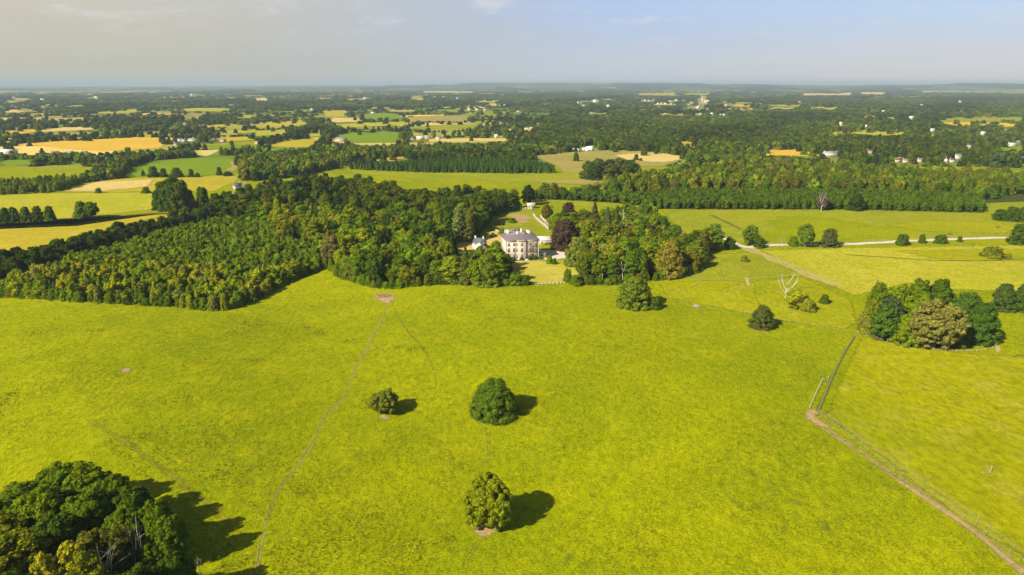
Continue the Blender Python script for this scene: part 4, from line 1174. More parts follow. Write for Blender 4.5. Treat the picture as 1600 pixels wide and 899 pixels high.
WOODS = []            # everything planted in a wood: x, y, h, w, kind, colour, place
def plant(place, poly, spacing, hr, wr, kinds, cols, wts, seed, tol=0):
    rng = np.random.default_rng(seed)
    x, y = scatter(poly, spacing, rng)
    n = len(x)
    h = rng.uniform(*hr, n)
    wd = rng.uniform(*wr, n)
    c = pick(cols, wts, n, rng)
    k = rng.choice(len(kinds), n)
    bad = hides(x, y, h, wd, MASK)
    for i in range(n):
        if bad[i] <= tol:
            WOODS.append((x[i], y[i], h[i], wd[i], kinds[k[i]], tuple(c[i]), place))

MASK = clear_mask(VISIBLE)
MIX = [DARK, MID, GREEN, OLIVE, BROWN, DEEP, LIME]
PLANTATION = [(8, 463), (60, 467), (120, 470), (190, 474), (250, 477), (330, 483), (362, 480), (400, 466), (440, 445), (480, 428), (505, 418), (520, 402), (500, 395), (440, 380), (420, 365), (400, 352), (375, 346), (330, 352), (262, 366), (200, 382), (110, 408), (75, 424), (20, 444)]
plant('plantation', PLANTATION, 4.4, (6.0, 8.5), (4.6, 6.6), ['young', 'young_round', 'young_round', 'young_round'], [MID, GREEN, DARK], [.45, .45, .10], 1)
HEDGE_LINE = [(-20, 452), (10, 446), (75, 428), (110, 410), (200, 384), (262, 367), (330, 352), (376, 348), (380, 334), (345, 335), (300, 350), (255, 362), (190, 374), (105, 398), (60, 412), (10, 424), (-20, 432)]
plant('hedge line', HEDGE_LINE, 7.2, (10, 14), (9, 13), ['wood', 'wood_dome'], [DARK, DEEP, (0.05, 0.066, 0.008)], [.3, .45, .25], 2, tol=4)
WEST_WOOD = [(516, 419), (532, 432), (570, 444), (603, 450), (655, 446), (712, 443), (790, 444), (793, 415), (775, 400), (765, 385), (778, 366), (752, 366), (765, 342), (790, 330), (832, 326), (832, 312), (815, 300, 14), (740, 292, 14), (660, 294, 14), (600, 285, 14), (560, 276, 14), (470, 276, 14), (400, 287, 14), (332, 306, 14), (340, 330), (376, 346), (400, 352), (440, 380), (505, 398)]
plant('west wood', WEST_WOOD, 8.0, (9, 19), (8.5, 14.5), ['wood', 'wood', 'wood_dome', 'wood', 'tall'], [MID, DARK, GREEN, OLIVE, BROWN, LIME, DEEP], [.28, .22, .22, .12, .06, .05, .05], 3)
EAST_WOOD = [(910, 441), (930, 443), (960, 444), (1012, 438), (1050, 432), (1090, 424), (1100, 400), (1112, 385), (1095, 386), (1072, 372), (1050, 352, 6), (1030, 332, 8), (985, 322, 10), (940, 330, 10), (880, 334, 12), (845, 322, 10), (838, 332), (862, 352), (868, 368), (900, 388), (915, 404), (912, 425)]
plant('east wood', EAST_WOOD, 7.4, (9, 17), (8.5, 13.5), ['wood', 'wood', 'wood_dome', 'wood', 'tall'], [MID, DARK, GREEN, OLIVE, BROWN, LIME, KHAKI], [.27, .2, .2, .14, .08, .06, .05], 4)
# understorey along the front of the woods, hiding the stems
for pl, pts in (('west wood', [(516, 421), (532, 433), (570, 445), (603, 451), (655, 447), (712, 444), (792, 446)]), ('east wood', [(905, 444), (960, 445), (1012, 440), (1050, 434), (1088, 426)]), ('plantation', [(6, 464), (120, 471), (250, 478), (335, 485), (362, 481), (400, 467), (440, 446), (480, 429), (512, 419)])):
    rng = np.random.default_rng(len(pts))
    line = smooth_line([P(*p) for p in pts], 3.2)
    for q in line:
        WOODS.append((q[0] + rng.uniform(-.8, .8), q[1] + rng.uniform(-.3, 1.5), rng.uniform(3.0, 6.5), rng.uniform(4, 6), 'wood_dome', tuple(pick([MID, GREEN, DARK, OLIVE], [.4, .3, .2, .1], 1, rng)[0]), pl))
LONG_FRONT = [(1028, 327), (1100, 327.5), (1200, 327.5), (1330, 328), (1450, 331), (1538, 333), (1530, 314), (1400, 306), (1200, 305), (1060, 306), (990, 310), (930, 310), (840, 308), (832, 312), (880, 313), (940, 316), (985, 320)]
plant('long wood', LONG_FRONT, 5.2, (7, 10), (5, 6.5), ['young', 'young_round', 'young_round'], [(0.070, 0.118, 0.004), (0.085, 0.132, 0.004), DARK], [.55, .33, .12], 5)
LONG_BACK = [(832, 310), (930, 310), (1060, 306), (1200, 305), (1400, 306), (1536, 314), (1548, 312), (1600, 302), (1900, 300), (1880, 268, 12), (1530, 262, 14), (1450, 261, 14), (1350, 253, 14), (1280, 250, 14), (1200, 247, 14), (1130, 251, 14), (1075, 257, 13), (1010, 268, 12), (965, 283, 6), (955, 296), (900, 297), (840, 298)]
plant('long wood', LONG_BACK, 9.0, (11, 18), (9, 14), ['wood', 'wood_dome', 'wood', 'conifer', 'far'], [MID, OLIVE, (0.120, 0.122, 0.010), DARK, GREEN, (0.112, 0.122, 0.007)], [.26, .18, .10, .26, .08, .12], 6)
DARK_BLOCK = [(528, 262), (552, 265), (600, 267.5), (665, 270), (740, 270.5), (800, 271.5), (870, 271), (873, 266), (855, 258, 5), (820, 247, 8), (740, 244, 8), (620, 250, 8), (560, 253, 8), (528, 258, 5)]
plant('dark plantation', DARK_BLOCK, 5.6, (8, 10.5), (5, 6.5), ['far_cone', 'young'], [(0.052, 0.105, 0.009), (0.073, 0.130, 0.009)], [.6, .4], 7)
BELT = [(365, 284), (400, 283), (470, 276), (528, 262), (560, 252), (620, 249), (740, 243), (800, 244), (850, 242), (905, 236), (905, 226, 12), (800, 222, 12), (700, 223, 12), (640, 226, 12), (560, 226, 12), (480, 228, 12), (400, 238, 10), (370, 243, 10), (372, 262)]
plant('belt', BELT, 9.0, (9, 14), (8, 13), ['far', 'wood_dome', 'far'], [DARK, MID, DEEP, OLIVE, BROWN], [.36, .25, .17, .12, .1], 8)
LEFT_CONIFERS = [(-40, 306), (0, 305), (60, 303), (100, 298), (133, 285), (133, 277, 6), (90, 273, 8), (40, 277, 8), (-40, 284, 8)]
plant('hay field plantation', LEFT_CONIFERS, 6.2, (8, 11), (5, 7), ['young', 'far_cone', 'young_round'], [MID, GREEN, OLIVE], [.5, .3, .2], 9)
LEFT_STRIP = [(132, 286), (186, 279), (204, 262), (225, 253), (320, 245), (360, 243), (400, 238), (400, 228, 9), (350, 232, 9), (270, 234, 9), (200, 240, 9), (160, 252, 9), (130, 272, 9)]
plant('belt', LEFT_STRIP, 8.5, (9, 13), (8, 12), ['wood_dome', 'far'], [DARK, OLIVE, MID, (0.081, 0.113, 0.023)], [.35, .25, .2, .2], 10)
FARM_TREES = [(-30, 262), (60, 258), (140, 252), (150, 245), (120, 246), (60, 250), (20, 246), (-30, 248)]
plant('belt', FARM_TREES, 11, (6, 10), (7, 10), ['far'], [DARK, MID, OLIVE], [.4, .4, .2], 12)


# ------------------------------------------------------------------ the nearest woodland trees stand as trees of their own
def dist(t): return math.hypot(t[0], t[1])

N_BROAD = sum(1 for o in SC.objects if o.name.split('.')[0] == T)
rc = random.Random(3)
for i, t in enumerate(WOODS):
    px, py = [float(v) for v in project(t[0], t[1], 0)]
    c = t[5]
    if t[6] == 'west wood' and py < 352: c = tuple(v * 0.62 for v in c)                 # leaf colours scaled darker at the back of the wood
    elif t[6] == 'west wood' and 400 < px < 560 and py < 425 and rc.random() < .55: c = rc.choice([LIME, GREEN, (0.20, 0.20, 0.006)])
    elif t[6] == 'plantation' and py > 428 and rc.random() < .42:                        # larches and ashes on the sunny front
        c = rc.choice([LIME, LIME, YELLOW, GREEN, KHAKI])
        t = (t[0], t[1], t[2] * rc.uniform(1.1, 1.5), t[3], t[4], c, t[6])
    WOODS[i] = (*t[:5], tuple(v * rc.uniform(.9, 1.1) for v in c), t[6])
WOODS.sort(key=dist)
own_broad, own_young, rest = [], [], []
for t in WOODS:
    if t[6] == 'plantation' and len(own_young) < 285: own_young.append(t)
    elif t[6] in ('hedge line', 'west wood', 'east wood') and len(own_broad) < 295 - N_BROAD and t[2] > 6.6: own_broad.append(t)
    else: rest.append(t)

def tone(c):
    r, g, b = c
    v = r + g
    if r > g * 1.02: return 'brownish'
    if r > g * 0.86 and v > 0.4: return 'yellow-green'
    if v < 0.125: return 'very dark green'
    if v < 0.185: return 'dark green'
    if r > g * 0.86: return 'olive'
    if v < 0.28: return 'mid green'
    return 'light green'

def where(t):
    px, py = project(t[0], t[1], 0)
    px, py = float(px), float(py)
    if t[6] == 'hedge line':
        return 'in the dark line between hay meadow and plantation' if px > 190 else 'in the dark line at the hay meadow end'
    if t[6] == 'west wood':
        if py > 428: return 'on the wood edge behind the bare hollow' if px < 690 else 'on the meadow edge near the mansion lawn'
        if px < 540: return 'where the wood meets the plantation corner'
        return 'inside the wood between bare hollow and blue cedar'
    if py > 425: return 'on the paddock edge of the wood beyond the lawn'
    return 'inside the wood beside the copper beech'

SHAPE = {'wood': 'rounded', 'wood_dome': 'spreading', 'tall': 'narrow tall', 'young': 'pointed', 'young_round': 'rounded'}
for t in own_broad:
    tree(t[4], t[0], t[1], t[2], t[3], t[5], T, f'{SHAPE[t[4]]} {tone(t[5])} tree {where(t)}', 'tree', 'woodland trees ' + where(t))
for t in own_young:
    px = float(project(t[0], t[1], 0)[0])
    wh = 'near the meadow corner of the plantation' if px > 330 else 'along the middle of the plantation front' if px > 160 else 'at the hay meadow end of the plantation front'
    tree(t[4], t[0], t[1], t[2], t[3], t[5], 'plantation_tree', f'{SHAPE[t[4]]} {tone(t[5])} young tree {wh}', 'young tree', 'young trees ' + wh)


# ------------------------------------------------------------------ farther woods: one object per mass, far too many trees to count
def crown_source(key):
    out = []
    for ck, _, H, Wd in KIND[key]:
        o = next(o for o in SC.objects if o.data is ck)
        out.append((o, H, Wd))
    return out

SRC_KEYS = ['wood', 'wood_dome', 'young', 'young_round', 'conifer', 'far', 'far_cone', 'tall']
FAR_TREES = [('far', 0, 1545, 247, 233, 17, DARK, T, 'rounded dark tree beside the white sheds among the far houses'), ('far', 1, 1557, 262, 236, 26, (0.05, 0.075, 0.02), T, 'largest grey-green tree among the far houses'),
    ('far', 2, 1583, 262, 240, 20, DEEP, T, 'very dark tree by the small green paddock among the far houses'), ('far_cone', 0, 1520, 253, 237, 9, DEEP, 'conifer_tree', 'dark pointed conifer behind the long wood by the far houses'),
    ('far_cone', 1, 1424, 252, 233, 12, DARK, 'conifer_tree', 'dark conifer standing between two small bright gardens')]

def ensure_sources():
    for k, v, px, py, tp, wd, c, nm, lab in FAR_TREES:
        tree_px(k, px, py, tp, wd, c, nm, lab, var=v, group='big trees among the far houses')
    for key in SRC_KEYS:
        for i, k in enumerate(KIND[key]):
            if not any(o.type == 'MESH' and o.data is k[0] for o in SC.objects):
                g = P(1120 + 90 * i + 23 * len(key), 312)
                nm = 'conifer_tree' if key in ('conifer', 'young') else T
                tree(key, g[0], g[1], KIND[key][i][1], KIND[key][i][2], MID, nm, 'mid green tree just behind the trim front of the long wood', 'tree', 'trees behind the front of the long wood', var=i)
ensure_sources()

def mass(name, items, label, kinds):
    """ONE object that scatters crowns over its points"""
    srcs, offs = [], {}
    for k in kinds:
        offs[k] = (len(srcs), len(KIND[k]))
        srcs += crown_source(k)
    rng = np.random.default_rng(len(items))
    n = len(items)
    co = np.zeros((n, 3), np.float32); scl = np.zeros((n, 3), np.float32); rot = rng.uniform(0, 6.283, n).astype(np.float32)
    idx = np.zeros(n, np.int32); tint = np.ones((n, 4), np.float32)
    for i, t in enumerate(items):
        s0, sn = offs[t[4]]
        k = s0 + int(rng.integers(sn))
        _, H, Wd = srcs[k]
        co[i] = (t[0], t[1], float(terrain(t[0], t[1])) - .1)
        scl[i] = (t[3] / Wd, t[3] / Wd, t[2] / H)
        idx[i] = k
        tint[i, :3] = t[5]
    me = bpy.data.meshes.new(name)
    me.vertices.add(n)
    me.vertices.foreach_set('co', co.ravel())
    for nm, ty, key, arr in (('scl', 'FLOAT_VECTOR', 'vector', scl), ('turn', 'FLOAT', 'value', rot), ('pick', 'INT', 'value', idx), ('tint', 'FLOAT_COLOR', 'color', tint)):
        a = me.attributes.new(nm, ty, 'POINT')
        a.data.foreach_set(key, arr.ravel())
    me.update()
    o = link_mesh(name, me)
    ng = bpy.data.node_groups.new(name, 'GeometryNodeTree')
    ng.interface.new_socket('Geometry', in_out='INPUT', socket_type='NodeSocketGeometry')
    ng.interface.new_socket('Geometry', in_out='OUTPUT', socket_type='NodeSocketGeometry')
    N, L = ng.nodes, ng.links
    gi, go = N.new('NodeGroupInput'), N.new('NodeGroupOutput')
    jn = N.new('GeometryNodeJoinGeometry')
    for so, _, _ in reversed(srcs):          # join lists its inputs last link first
        oi = N.new('GeometryNodeObjectInfo')
        oi.inputs['Object'].default_value = so
        oi.transform_space = 'ORIGINAL'
        sm = N.new('GeometryNodeSetMaterial')
        sm.inputs['Material'].default_value = M['leaf_wood']
        L.new(oi.outputs['Geometry'], sm.inputs['Geometry'])
        g2 = N.new('GeometryNodeGeometryToInstance')
        L.new(sm.outputs[0], g2.inputs[0])
        L.new(g2.outputs[0], jn.inputs[0])
    ip = N.new('GeometryNodeInstanceOnPoints')
    ip.inputs['Pick Instance'].default_value = True
    def attr(nm, ty):
        a = N.new('GeometryNodeInputNamedAttribute')
        a.data_type = ty
        a.inputs['Name'].default_value = nm
        return a.outputs['Attribute']
    cx = N.new('ShaderNodeCombineXYZ')
    L.new(attr('turn', 'FLOAT'), cx.inputs['Z'])
    L.new(gi.outputs[0], ip.inputs['Points'])
    L.new(jn.outputs[0], ip.inputs['Instance'])
    L.new(attr('pick', 'INT'), ip.inputs['Instance Index'])
    L.new(cx.outputs[0], ip.inputs['Rotation'])
    L.new(attr('scl', 'FLOAT_VECTOR'), ip.inputs['Scale'])
    L.new(ip.outputs[0], go.inputs[0])
    md = o.modifiers.new('scatter', 'NODES')
    md.node_group = ng
    props(o, label, 'woodland', None, 'stuff')
    return o

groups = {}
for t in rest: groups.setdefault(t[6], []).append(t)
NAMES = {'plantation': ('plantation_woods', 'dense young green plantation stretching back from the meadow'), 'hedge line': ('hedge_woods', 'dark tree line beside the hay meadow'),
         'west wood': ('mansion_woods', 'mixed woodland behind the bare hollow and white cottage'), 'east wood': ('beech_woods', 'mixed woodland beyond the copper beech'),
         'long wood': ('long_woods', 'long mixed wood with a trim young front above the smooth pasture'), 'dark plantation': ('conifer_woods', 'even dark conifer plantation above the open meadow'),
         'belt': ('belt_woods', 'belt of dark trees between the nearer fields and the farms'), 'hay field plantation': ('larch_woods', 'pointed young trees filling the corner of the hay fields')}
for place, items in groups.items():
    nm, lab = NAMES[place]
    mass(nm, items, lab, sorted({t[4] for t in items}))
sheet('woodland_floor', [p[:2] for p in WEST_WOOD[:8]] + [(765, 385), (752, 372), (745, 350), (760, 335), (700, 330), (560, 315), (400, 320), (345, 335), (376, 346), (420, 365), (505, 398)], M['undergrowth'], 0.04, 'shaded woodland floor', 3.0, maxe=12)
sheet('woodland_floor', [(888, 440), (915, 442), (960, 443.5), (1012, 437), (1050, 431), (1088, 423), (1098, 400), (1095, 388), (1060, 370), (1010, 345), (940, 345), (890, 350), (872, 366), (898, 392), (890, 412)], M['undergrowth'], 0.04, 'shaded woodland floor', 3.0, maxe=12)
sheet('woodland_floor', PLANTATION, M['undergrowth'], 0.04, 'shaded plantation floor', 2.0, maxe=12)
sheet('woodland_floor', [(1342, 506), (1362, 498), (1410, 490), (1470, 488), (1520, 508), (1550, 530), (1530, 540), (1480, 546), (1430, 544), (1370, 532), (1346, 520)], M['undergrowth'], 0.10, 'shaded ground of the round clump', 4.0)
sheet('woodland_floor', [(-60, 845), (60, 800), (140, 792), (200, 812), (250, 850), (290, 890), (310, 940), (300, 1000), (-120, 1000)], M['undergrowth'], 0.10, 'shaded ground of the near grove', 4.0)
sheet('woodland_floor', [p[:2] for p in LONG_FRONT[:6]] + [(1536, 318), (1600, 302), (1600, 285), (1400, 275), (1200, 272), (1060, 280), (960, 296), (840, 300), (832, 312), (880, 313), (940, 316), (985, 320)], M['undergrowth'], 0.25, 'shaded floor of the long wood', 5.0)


# ------------------------------------------------------------------ the stone mansion
def hip_roof(mb, x0, y0, x1, y1, z, rise, run, mat, over=0.35, flat=None):
    x0 -= over; y0 -= over; x1 += over; y1 += over
    a = [(x0, y0, z), (x1, y0, z), (x1, y1, z), (x0, y1, z)]
    b = [(x0 + run, y0 + run, z + rise), (x1 - run, y0 + run, z + rise), (x1 - run, y1 - run, z + rise), (x0 + run, y1 - run, z + rise)]
    mb.add(a + b, [(0, 1, 5, 4), (1, 2, 6, 5), (2, 3, 7, 6), (3, 0, 4, 7)], mat)
    mb.add(b, [(0, 1, 2, 3)], mat if flat is None else flat)
    mb.add(a, [(3, 2, 1, 0)], mat)

def window(parent, x, y, z, wd, ht, nx, ny, sill=True):
    """a sash window on a wall face at (x, y) looking along (nx, ny)"""
    tx, ty = -ny, nx
    def slab(mb, a0, a1, z0, z1, d0, d1):
        V = [(x + tx * a + nx * d, y + ty * a + ny * d, zz) for zz in (z0, z1) for (a, d) in ((a0, d0), (a1, d0), (a1, d1), (a0, d1))]
        mb.add(V, [(0, 3, 2, 1), (4, 5, 6, 7), (0, 1, 5, 4), (1, 2, 6, 5), (2, 3, 7, 6), (3, 0, 4, 7)])
    f = MB()
    h = wd / 2
    for (a0, a1, z0, z1) in ((-h - .14, -h, z, z + ht), (h, h + .14, z, z + ht), (-h - .14, h + .14, z + ht, z + ht + .2), (-h, h, z + ht * .5 - .04, z + ht * .5 + .04), (-.03, .03, z, z + ht)):
        slab(f, a0, a1, z0, z1, 0.0, 0.09)
    fr = link_mesh('window', f.mesh('window', [M['trim']]), parent)
    g = MB(); slab(g, -h, h, z, z + ht, -0.05, 0.025)
    link_mesh('pane', g.mesh('pane', [M['glass']]), fr)
    if sill:
        s = MB(); slab(s, -h - .22, h + .22, z - .16, z, 0.0, 0.2)
        link_mesh('sill', s.mesh('sill', [M['trim']]), fr)
    return fr

def chimney(parent, x, y, z0, z1, wx, wy, mat, pots=3):
    c = MB()
    c.box(x - wx / 2, y - wy / 2, z0, x + wx / 2, y + wy / 2, z1)
    c.box(x - wx / 2 - .12, y - wy / 2 - .12, z1, x + wx / 2 + .12, y + wy / 2 + .12, z1 + .25)
    ch = link_mesh('chimney', c.mesh('chimney', [mat]), parent)
    for k in range(pots):
        p = MB()
        px = x + (k - (pots - 1) / 2) * wx / max(pots, 1)
        p.tube([(px, y, z1 + .25), (px, y, z1 + .85)], [.16, .13], 8)
        link_mesh('chimney_pot', p.mesh('chimney_pot', [M['tile']]), ch)
    return ch

def mansion():
    g = P(790.5, 407.5)
    e = props(empty('mansion', (g[0], g[1], float(terrain(*g)))), 'three-storey buff stone mansion with slate hipped roof and tall chimneys', 'country house')
    e.rotation_euler.z = R(11)
    W_, D, Hh = 20.2, 17.0, 12.2
    bx0, bx1, bd = 6.4, 12.6, 0.8
    walls = MB()
    walls.box(0, 0, -.5, W_, D, Hh)
    c = 0.9
    prof = [(bx0, 0.05), (bx0 + c, -bd), (bx1 - c, -bd), (bx1, 0.05)]
    V = [(x, y, z) for z in (-.5, Hh) for (x, y) in prof]
    walls.add(V, [(0, 1, 5, 4), (1, 2, 6, 5), (2, 3, 7, 6), (4, 5, 6, 7)])
    link_mesh('wall', walls.mesh('wall', [M['stone']]), e)
    t = MB()
    for z0, z1, pr in ((Hh - .55, Hh - .02, .34), (Hh - 1.05, Hh - .85, .12), (3.75, 3.98, .12), (0.0, .55, .10)):
        for (x0, x1) in ((-pr, bx0), (bx1, W_ + pr)):
            t.box(x0, -pr, z0, x1, -.002, z1)
        t.box(-pr, 0.0, z0, -.002, D + pr, z1)
        t.box(W_ + .002, 0, z0, W_ + pr, D + pr, z1)
        P2 = [(bx0 - pr * .3, -.003), (bx0 + c - pr * .4, -bd - pr), (bx1 - c + pr * .4, -bd - pr), (bx1 + pr * .3, -.003)]
        Q = [(x, y, z) for z in (z0, z1) for (x, y) in P2]
        t.add(Q, [(0, 1, 5, 4), (1, 2, 6, 5), (2, 3, 7, 6), (4, 5, 6, 7), (3, 2, 1, 0)])
    link_mesh('cornice', t.mesh('cornice', [M['trim']]), e)
    q = MB()
    for x in (0.0, W_):
        for k in range(17):
            wq = .55 if k % 2 else .38
            z = .6 + k * .66
            if z > 10.8: break
            if x == 0: q.box(-.05, -.05, z, wq, -.004, z + .6)
            else: q.box(W_ - wq, -.05, z, W_ + .05, -.004, z + .6)
    link_mesh('quoin', q.mesh('quoin', [M['trim']]), e)
    r = MB()
    hip_roof(r, 0, 0, W_, D, Hh, 2.6, 4.4, 0, .45, 1)
    roof = link_mesh('roof', r.mesh('roof', [M['slate'], M['lead']]), e)
    r2 = MB()
    o = .4
    pa = [(bx0 - o, .0), (bx0 + c - o * .6, -bd - o), (bx1 - c + o * .6, -bd - o), (bx1 + o, .0)]
    ap = [(8.2, 3.0, Hh + 2.0), (10.8, 3.0, Hh + 2.0)]
    V = [(x, y, Hh + .01) for x, y in pa] + ap
    r2.add(V, [(1, 2, 5, 4)]); r2.add(V, [(0, 1, 4), (2, 3, 5)])
    link_mesh('bay_roof', r2.mesh('bay_roof', [M['slate']]), roof)
    for (x, y, wx, wy, z1, n) in ((3.2, 9.5, 1.8, 1.0, 16.6, 3), (8.2, 6.0, 1.0, 1.3, 16.2, 2), (11.4, 10.0, 1.1, 1.2, 16.9, 2), (15.2, 6.4, 3.0, 1.2, 16.6, 5)):
        chimney(roof, x, y, Hh + 1.2, z1, wx, wy, M['trim'], n)
    dm = MB(); dm.box(12.2, 4.2, Hh + 2.0, 13.4, 6.0, Hh + 3.6)
    link_mesh('roof_hatch', dm.mesh('roof_hatch', [M['darkslate']]), roof)
    rows = [(1.2, 2.3), (5.3, 2.0), (9.0, 1.4)]
    for z, h in rows:
        for x in (1.7, 4.9, 14.6, 18.2):
            window(e, x, 0, z, 1.2, h, 0, -1)
        window(e, 9.5, -bd, z, 1.2, h, 0, -1)
        ln = math.hypot(c, bd)
        for sx, x in ((-1, bx0 + c / 2), (1, bx1 - c / 2)):
            window(e, x, -bd / 2, z, .7, h, sx * bd / ln, -c / ln)
        for y in (3.0, 7.5, 12.0):
            window(e, 0, y, z, 1.0, h, -1, 0)
            window(e, W_, y, z, 1.0, h, 1, 0)
    p = MB(); p.tube([(bx1 + .35, -.14, 0), (bx1 + .35, -.14, Hh - .6)], [.08, .08], 6); p.tube([(bx0 - .35, -.14, 0), (bx0 - .35, -.14, Hh - .6)], [.08, .08], 6)
    link_mesh('downpipe', p.mesh('downpipe', [M['greytin']]), e)
    s = MB()
    for k in range(4): s.box(11.3 - .0, -bd - 1.0 - k * .45, -.3, 13.6, -bd - .55 - k * .45, .75 - k * .2)
    link_mesh('steps', s.mesh('steps', [M['trim']]), e)
    a = MB(); a.box(-1.2, -3.6, -.5, W_ + 3.0, -3.2, .35)
    props(link_mesh('terrace_wall', a.mesh('terrace_wall', [M['rubble']]), None), 'low stone terrace kerb in front of the mansion', 'wall')
    tw = SC.objects['terrace_wall']; tw.location = e.location; tw.rotation_euler = e.rotation_euler
    # side porch with white roof
    pm = MB(); pm.box(W_ + .01, 2.0, -.3, W_ + 5.0, 7.2, 3.2)
    porch = link_mesh('side_porch', pm.mesh('side_porch', [M['trim']]), e)
    pr = MB(); pr.add([(W_ + .02, 1.7, 4.6), (W_ + 5.3, 1.7, 3.25), (W_ + 5.3, 7.5, 3.25), (W_ + .02, 7.5, 4.6), (W_ + .02, 1.7, 4.4), (W_ + 5.3, 1.7, 3.05), (W_ + 5.3, 7.5, 3.05), (W_ + .02, 7.5, 4.4)], [(0, 1, 2, 3), (7, 6, 5, 4), (0, 4, 5, 1), (1, 5, 6, 2), (2, 6, 7, 3)])
    link_mesh('porch_roof', pr.mesh('porch_roof', [M['tin']]), porch)
    d = MB(); d.box(W_ + 1.8, 1.9, -.2, W_ + 3.0, 1.995, 2.2)
    link_mesh('door', d.mesh('door', [M['door']]), porch)
mansion()

def gable_house(name, px, py, L, D, Hh, rise, rz, wall, roofm, label, cat='house', group=None, chims=2, wins=True, sc=1.0, z=0.0, at=None):
    g = at or P(px, py)
    e = props(empty(name, (g[0], g[1], float(terrain(*g)) + z), rz, (sc, sc, sc)), label, cat, group)
    m = MB()
    m.box(-L / 2, 0, -.5, L / 2, D, Hh)
    V = [(-L / 2, 0, Hh), (-L / 2, D, Hh), (-L / 2, D / 2, Hh + rise), (L / 2, 0, Hh), (L / 2, D, Hh), (L / 2, D / 2, Hh + rise)]
    m.add(V, [(0, 2, 1), (3, 4, 5)])
    link_mesh('wall', m.mesh('wall', [wall]), e)
    o, th = .35, .18
    sl = rise / (D / 2)
    r = MB()
    for s in (0, 1):
        y0, y1 = (-o, D / 2) if s == 0 else (D + o, D / 2)
        z0, z1 = Hh - o * sl + .02, Hh + rise + .02
        A = [(-L / 2 - .25, y0, z0), (L / 2 + .25, y0, z0), (L / 2 + .25, y1, z1), (-L / 2 - .25, y1, z1)]
        Bq = [(x, y, zz + th) for x, y, zz in A]
        r.add(A + Bq, [(0, 1, 2, 3), (4, 5, 6, 7), (0, 1, 5, 4), (1, 2, 6, 5), (3, 0, 4, 7)])
    rf = link_mesh('roof', r.mesh('roof', [roofm]), e)
    for k in range(chims):
        x = (-1 if k == 0 else 1) * (L / 2 - .6)
        chimney(rf, x, D / 2, Hh + rise * .6, Hh + rise + 1.0, .9, .6, wall, 1)
    if wins:
        n = max(2, int(L / 3.0))
        for k in range(n):
            x = -L / 2 + (k + .5) * L / n
            window(e, x, 0, .9, .9, 1.2, 0, -1, False)
            if Hh > 4.5: window(e, x, 0, 3.6, .9, 1.1, 0, -1, False)
        dm = MB(); dm.box(-.45 + L * .08, -.06, 0, .45 + L * .08, -.005, 2.0)
        link_mesh('door', dm.mesh('door', [M['door']]), e)
    return e

# cottage beside the mansion: two gabled blocks and a lower wing
gable_house('cottage', 746, 391, 7.0, 5.5, 4.6, 2.6, R(-28), M['render'], M['darkslate'], 'white gabled cottage with dark slate roof half hidden beside the mansion', 'cottage')
gable_house('cottage', 758, 391.5, 5.0, 6.0, 3.2, 2.2, R(62), M['render'], M['slate'], 'lower white wing with grey slate roof close beside the gabled cottage', 'cottage', chims=0, wins=False)
gable_house('outbuilding', 850.5, 383, 12.5, 7.0, 3.2, 1.6, R(3), M['cream'], M['tin'], 'long outbuilding with pale sheet roof behind the mansion', 'outbuilding', chims=0)
gable_house('garden_house', 830, 326, 6.5, 4.0, 3.4, 0.8, R(4), M['cream'], M['tin'], 'small pale flat-looking garden house at the top of the walled garden', 'outbuilding', chims=0)
gable_house('glasshouse', 797, 368, 7.5, 4.0, 2.2, 1.3, R(10), M['greytin'], M['greytin'], 'small grey garden shed behind the mansion roof', 'shed', chims=0, wins=False)
gable_house('garden_shed', 809, 366, 5.5, 4.0, 2.4, 1.2, R(8), M['rubble'], M['tile'], 'small brown-roofed stone shed behind the mansion chimneys', 'shed', chims=0, wins=False)

# ruined garden wall stepping down behind the copper beech
def wall_run(name, pts_px, h, th, mat, label, broken=0.0, seed=1, rag=.15):
    rng = np.random.default_rng(seed)
    line = smooth_line([P(*p) for p in pts_px], 1.6)
    mb = MB()
    for i in range(len(line) - 1):
        a, b = line[i], line[i + 1]
        d = (b - a) / (np.linalg.norm(b - a) + 1e-9)
        a, b = a + d * .003, b - d * .003
        n = np.array([-d[1], d[0]]) * th / 2 * rng.uniform(1 - rag, 1 + rag)
        hh = h * (1 - broken * rng.uniform(0, 1))
        z = float(terrain(*a))
        q = [a - n, b - n, b + n, a + n]
        V = [(p[0], p[1], z - .3) for p in q] + [(p[0], p[1], z + hh) for p in q]
        mb.add(V, [(0, 3, 2, 1), (4, 5, 6, 7), (0, 1, 5, 4), (1, 2, 6, 5), (2, 3, 7, 6), (3, 0, 4, 7)])
    return props(link_mesh(name, mb.mesh(name, [mat])), label, 'wall')
wall_run('garden_wall', [(833, 338), (840, 345), (848, 352), (857, 360)], 3.0, .7, M['rubble'], 'broken pale stone wall of the walled garden by the copper beech', 0.6, 3)
wall_run('garden_wall', [(845, 340), (851, 346), (858, 352)], 2.4, .9, M['rubble'], 'ruined pale stone range behind the broken garden wall', 0.8, 4)
wall_run('garden_wall', [(816, 327.5), (824, 327), (832, 327.5)], 1.6, .6, M['rubble'], 'low pale wall beside the small garden house', 0.3, 5)
wall_run('garden_wall', [(770, 359), (780, 363), (790, 369)], 1.2, .6, M['rubble'], 'low stone wall above the straw terrace', 0.2, 6)
wall_run('lawn_wall', [(826, 444.5), (840, 444), (862, 443.5), (884, 442.5)], .5, .5, M['rubble'], 'low pale wall along the bottom of the striped lawn', 0.0, 7, 0.0)


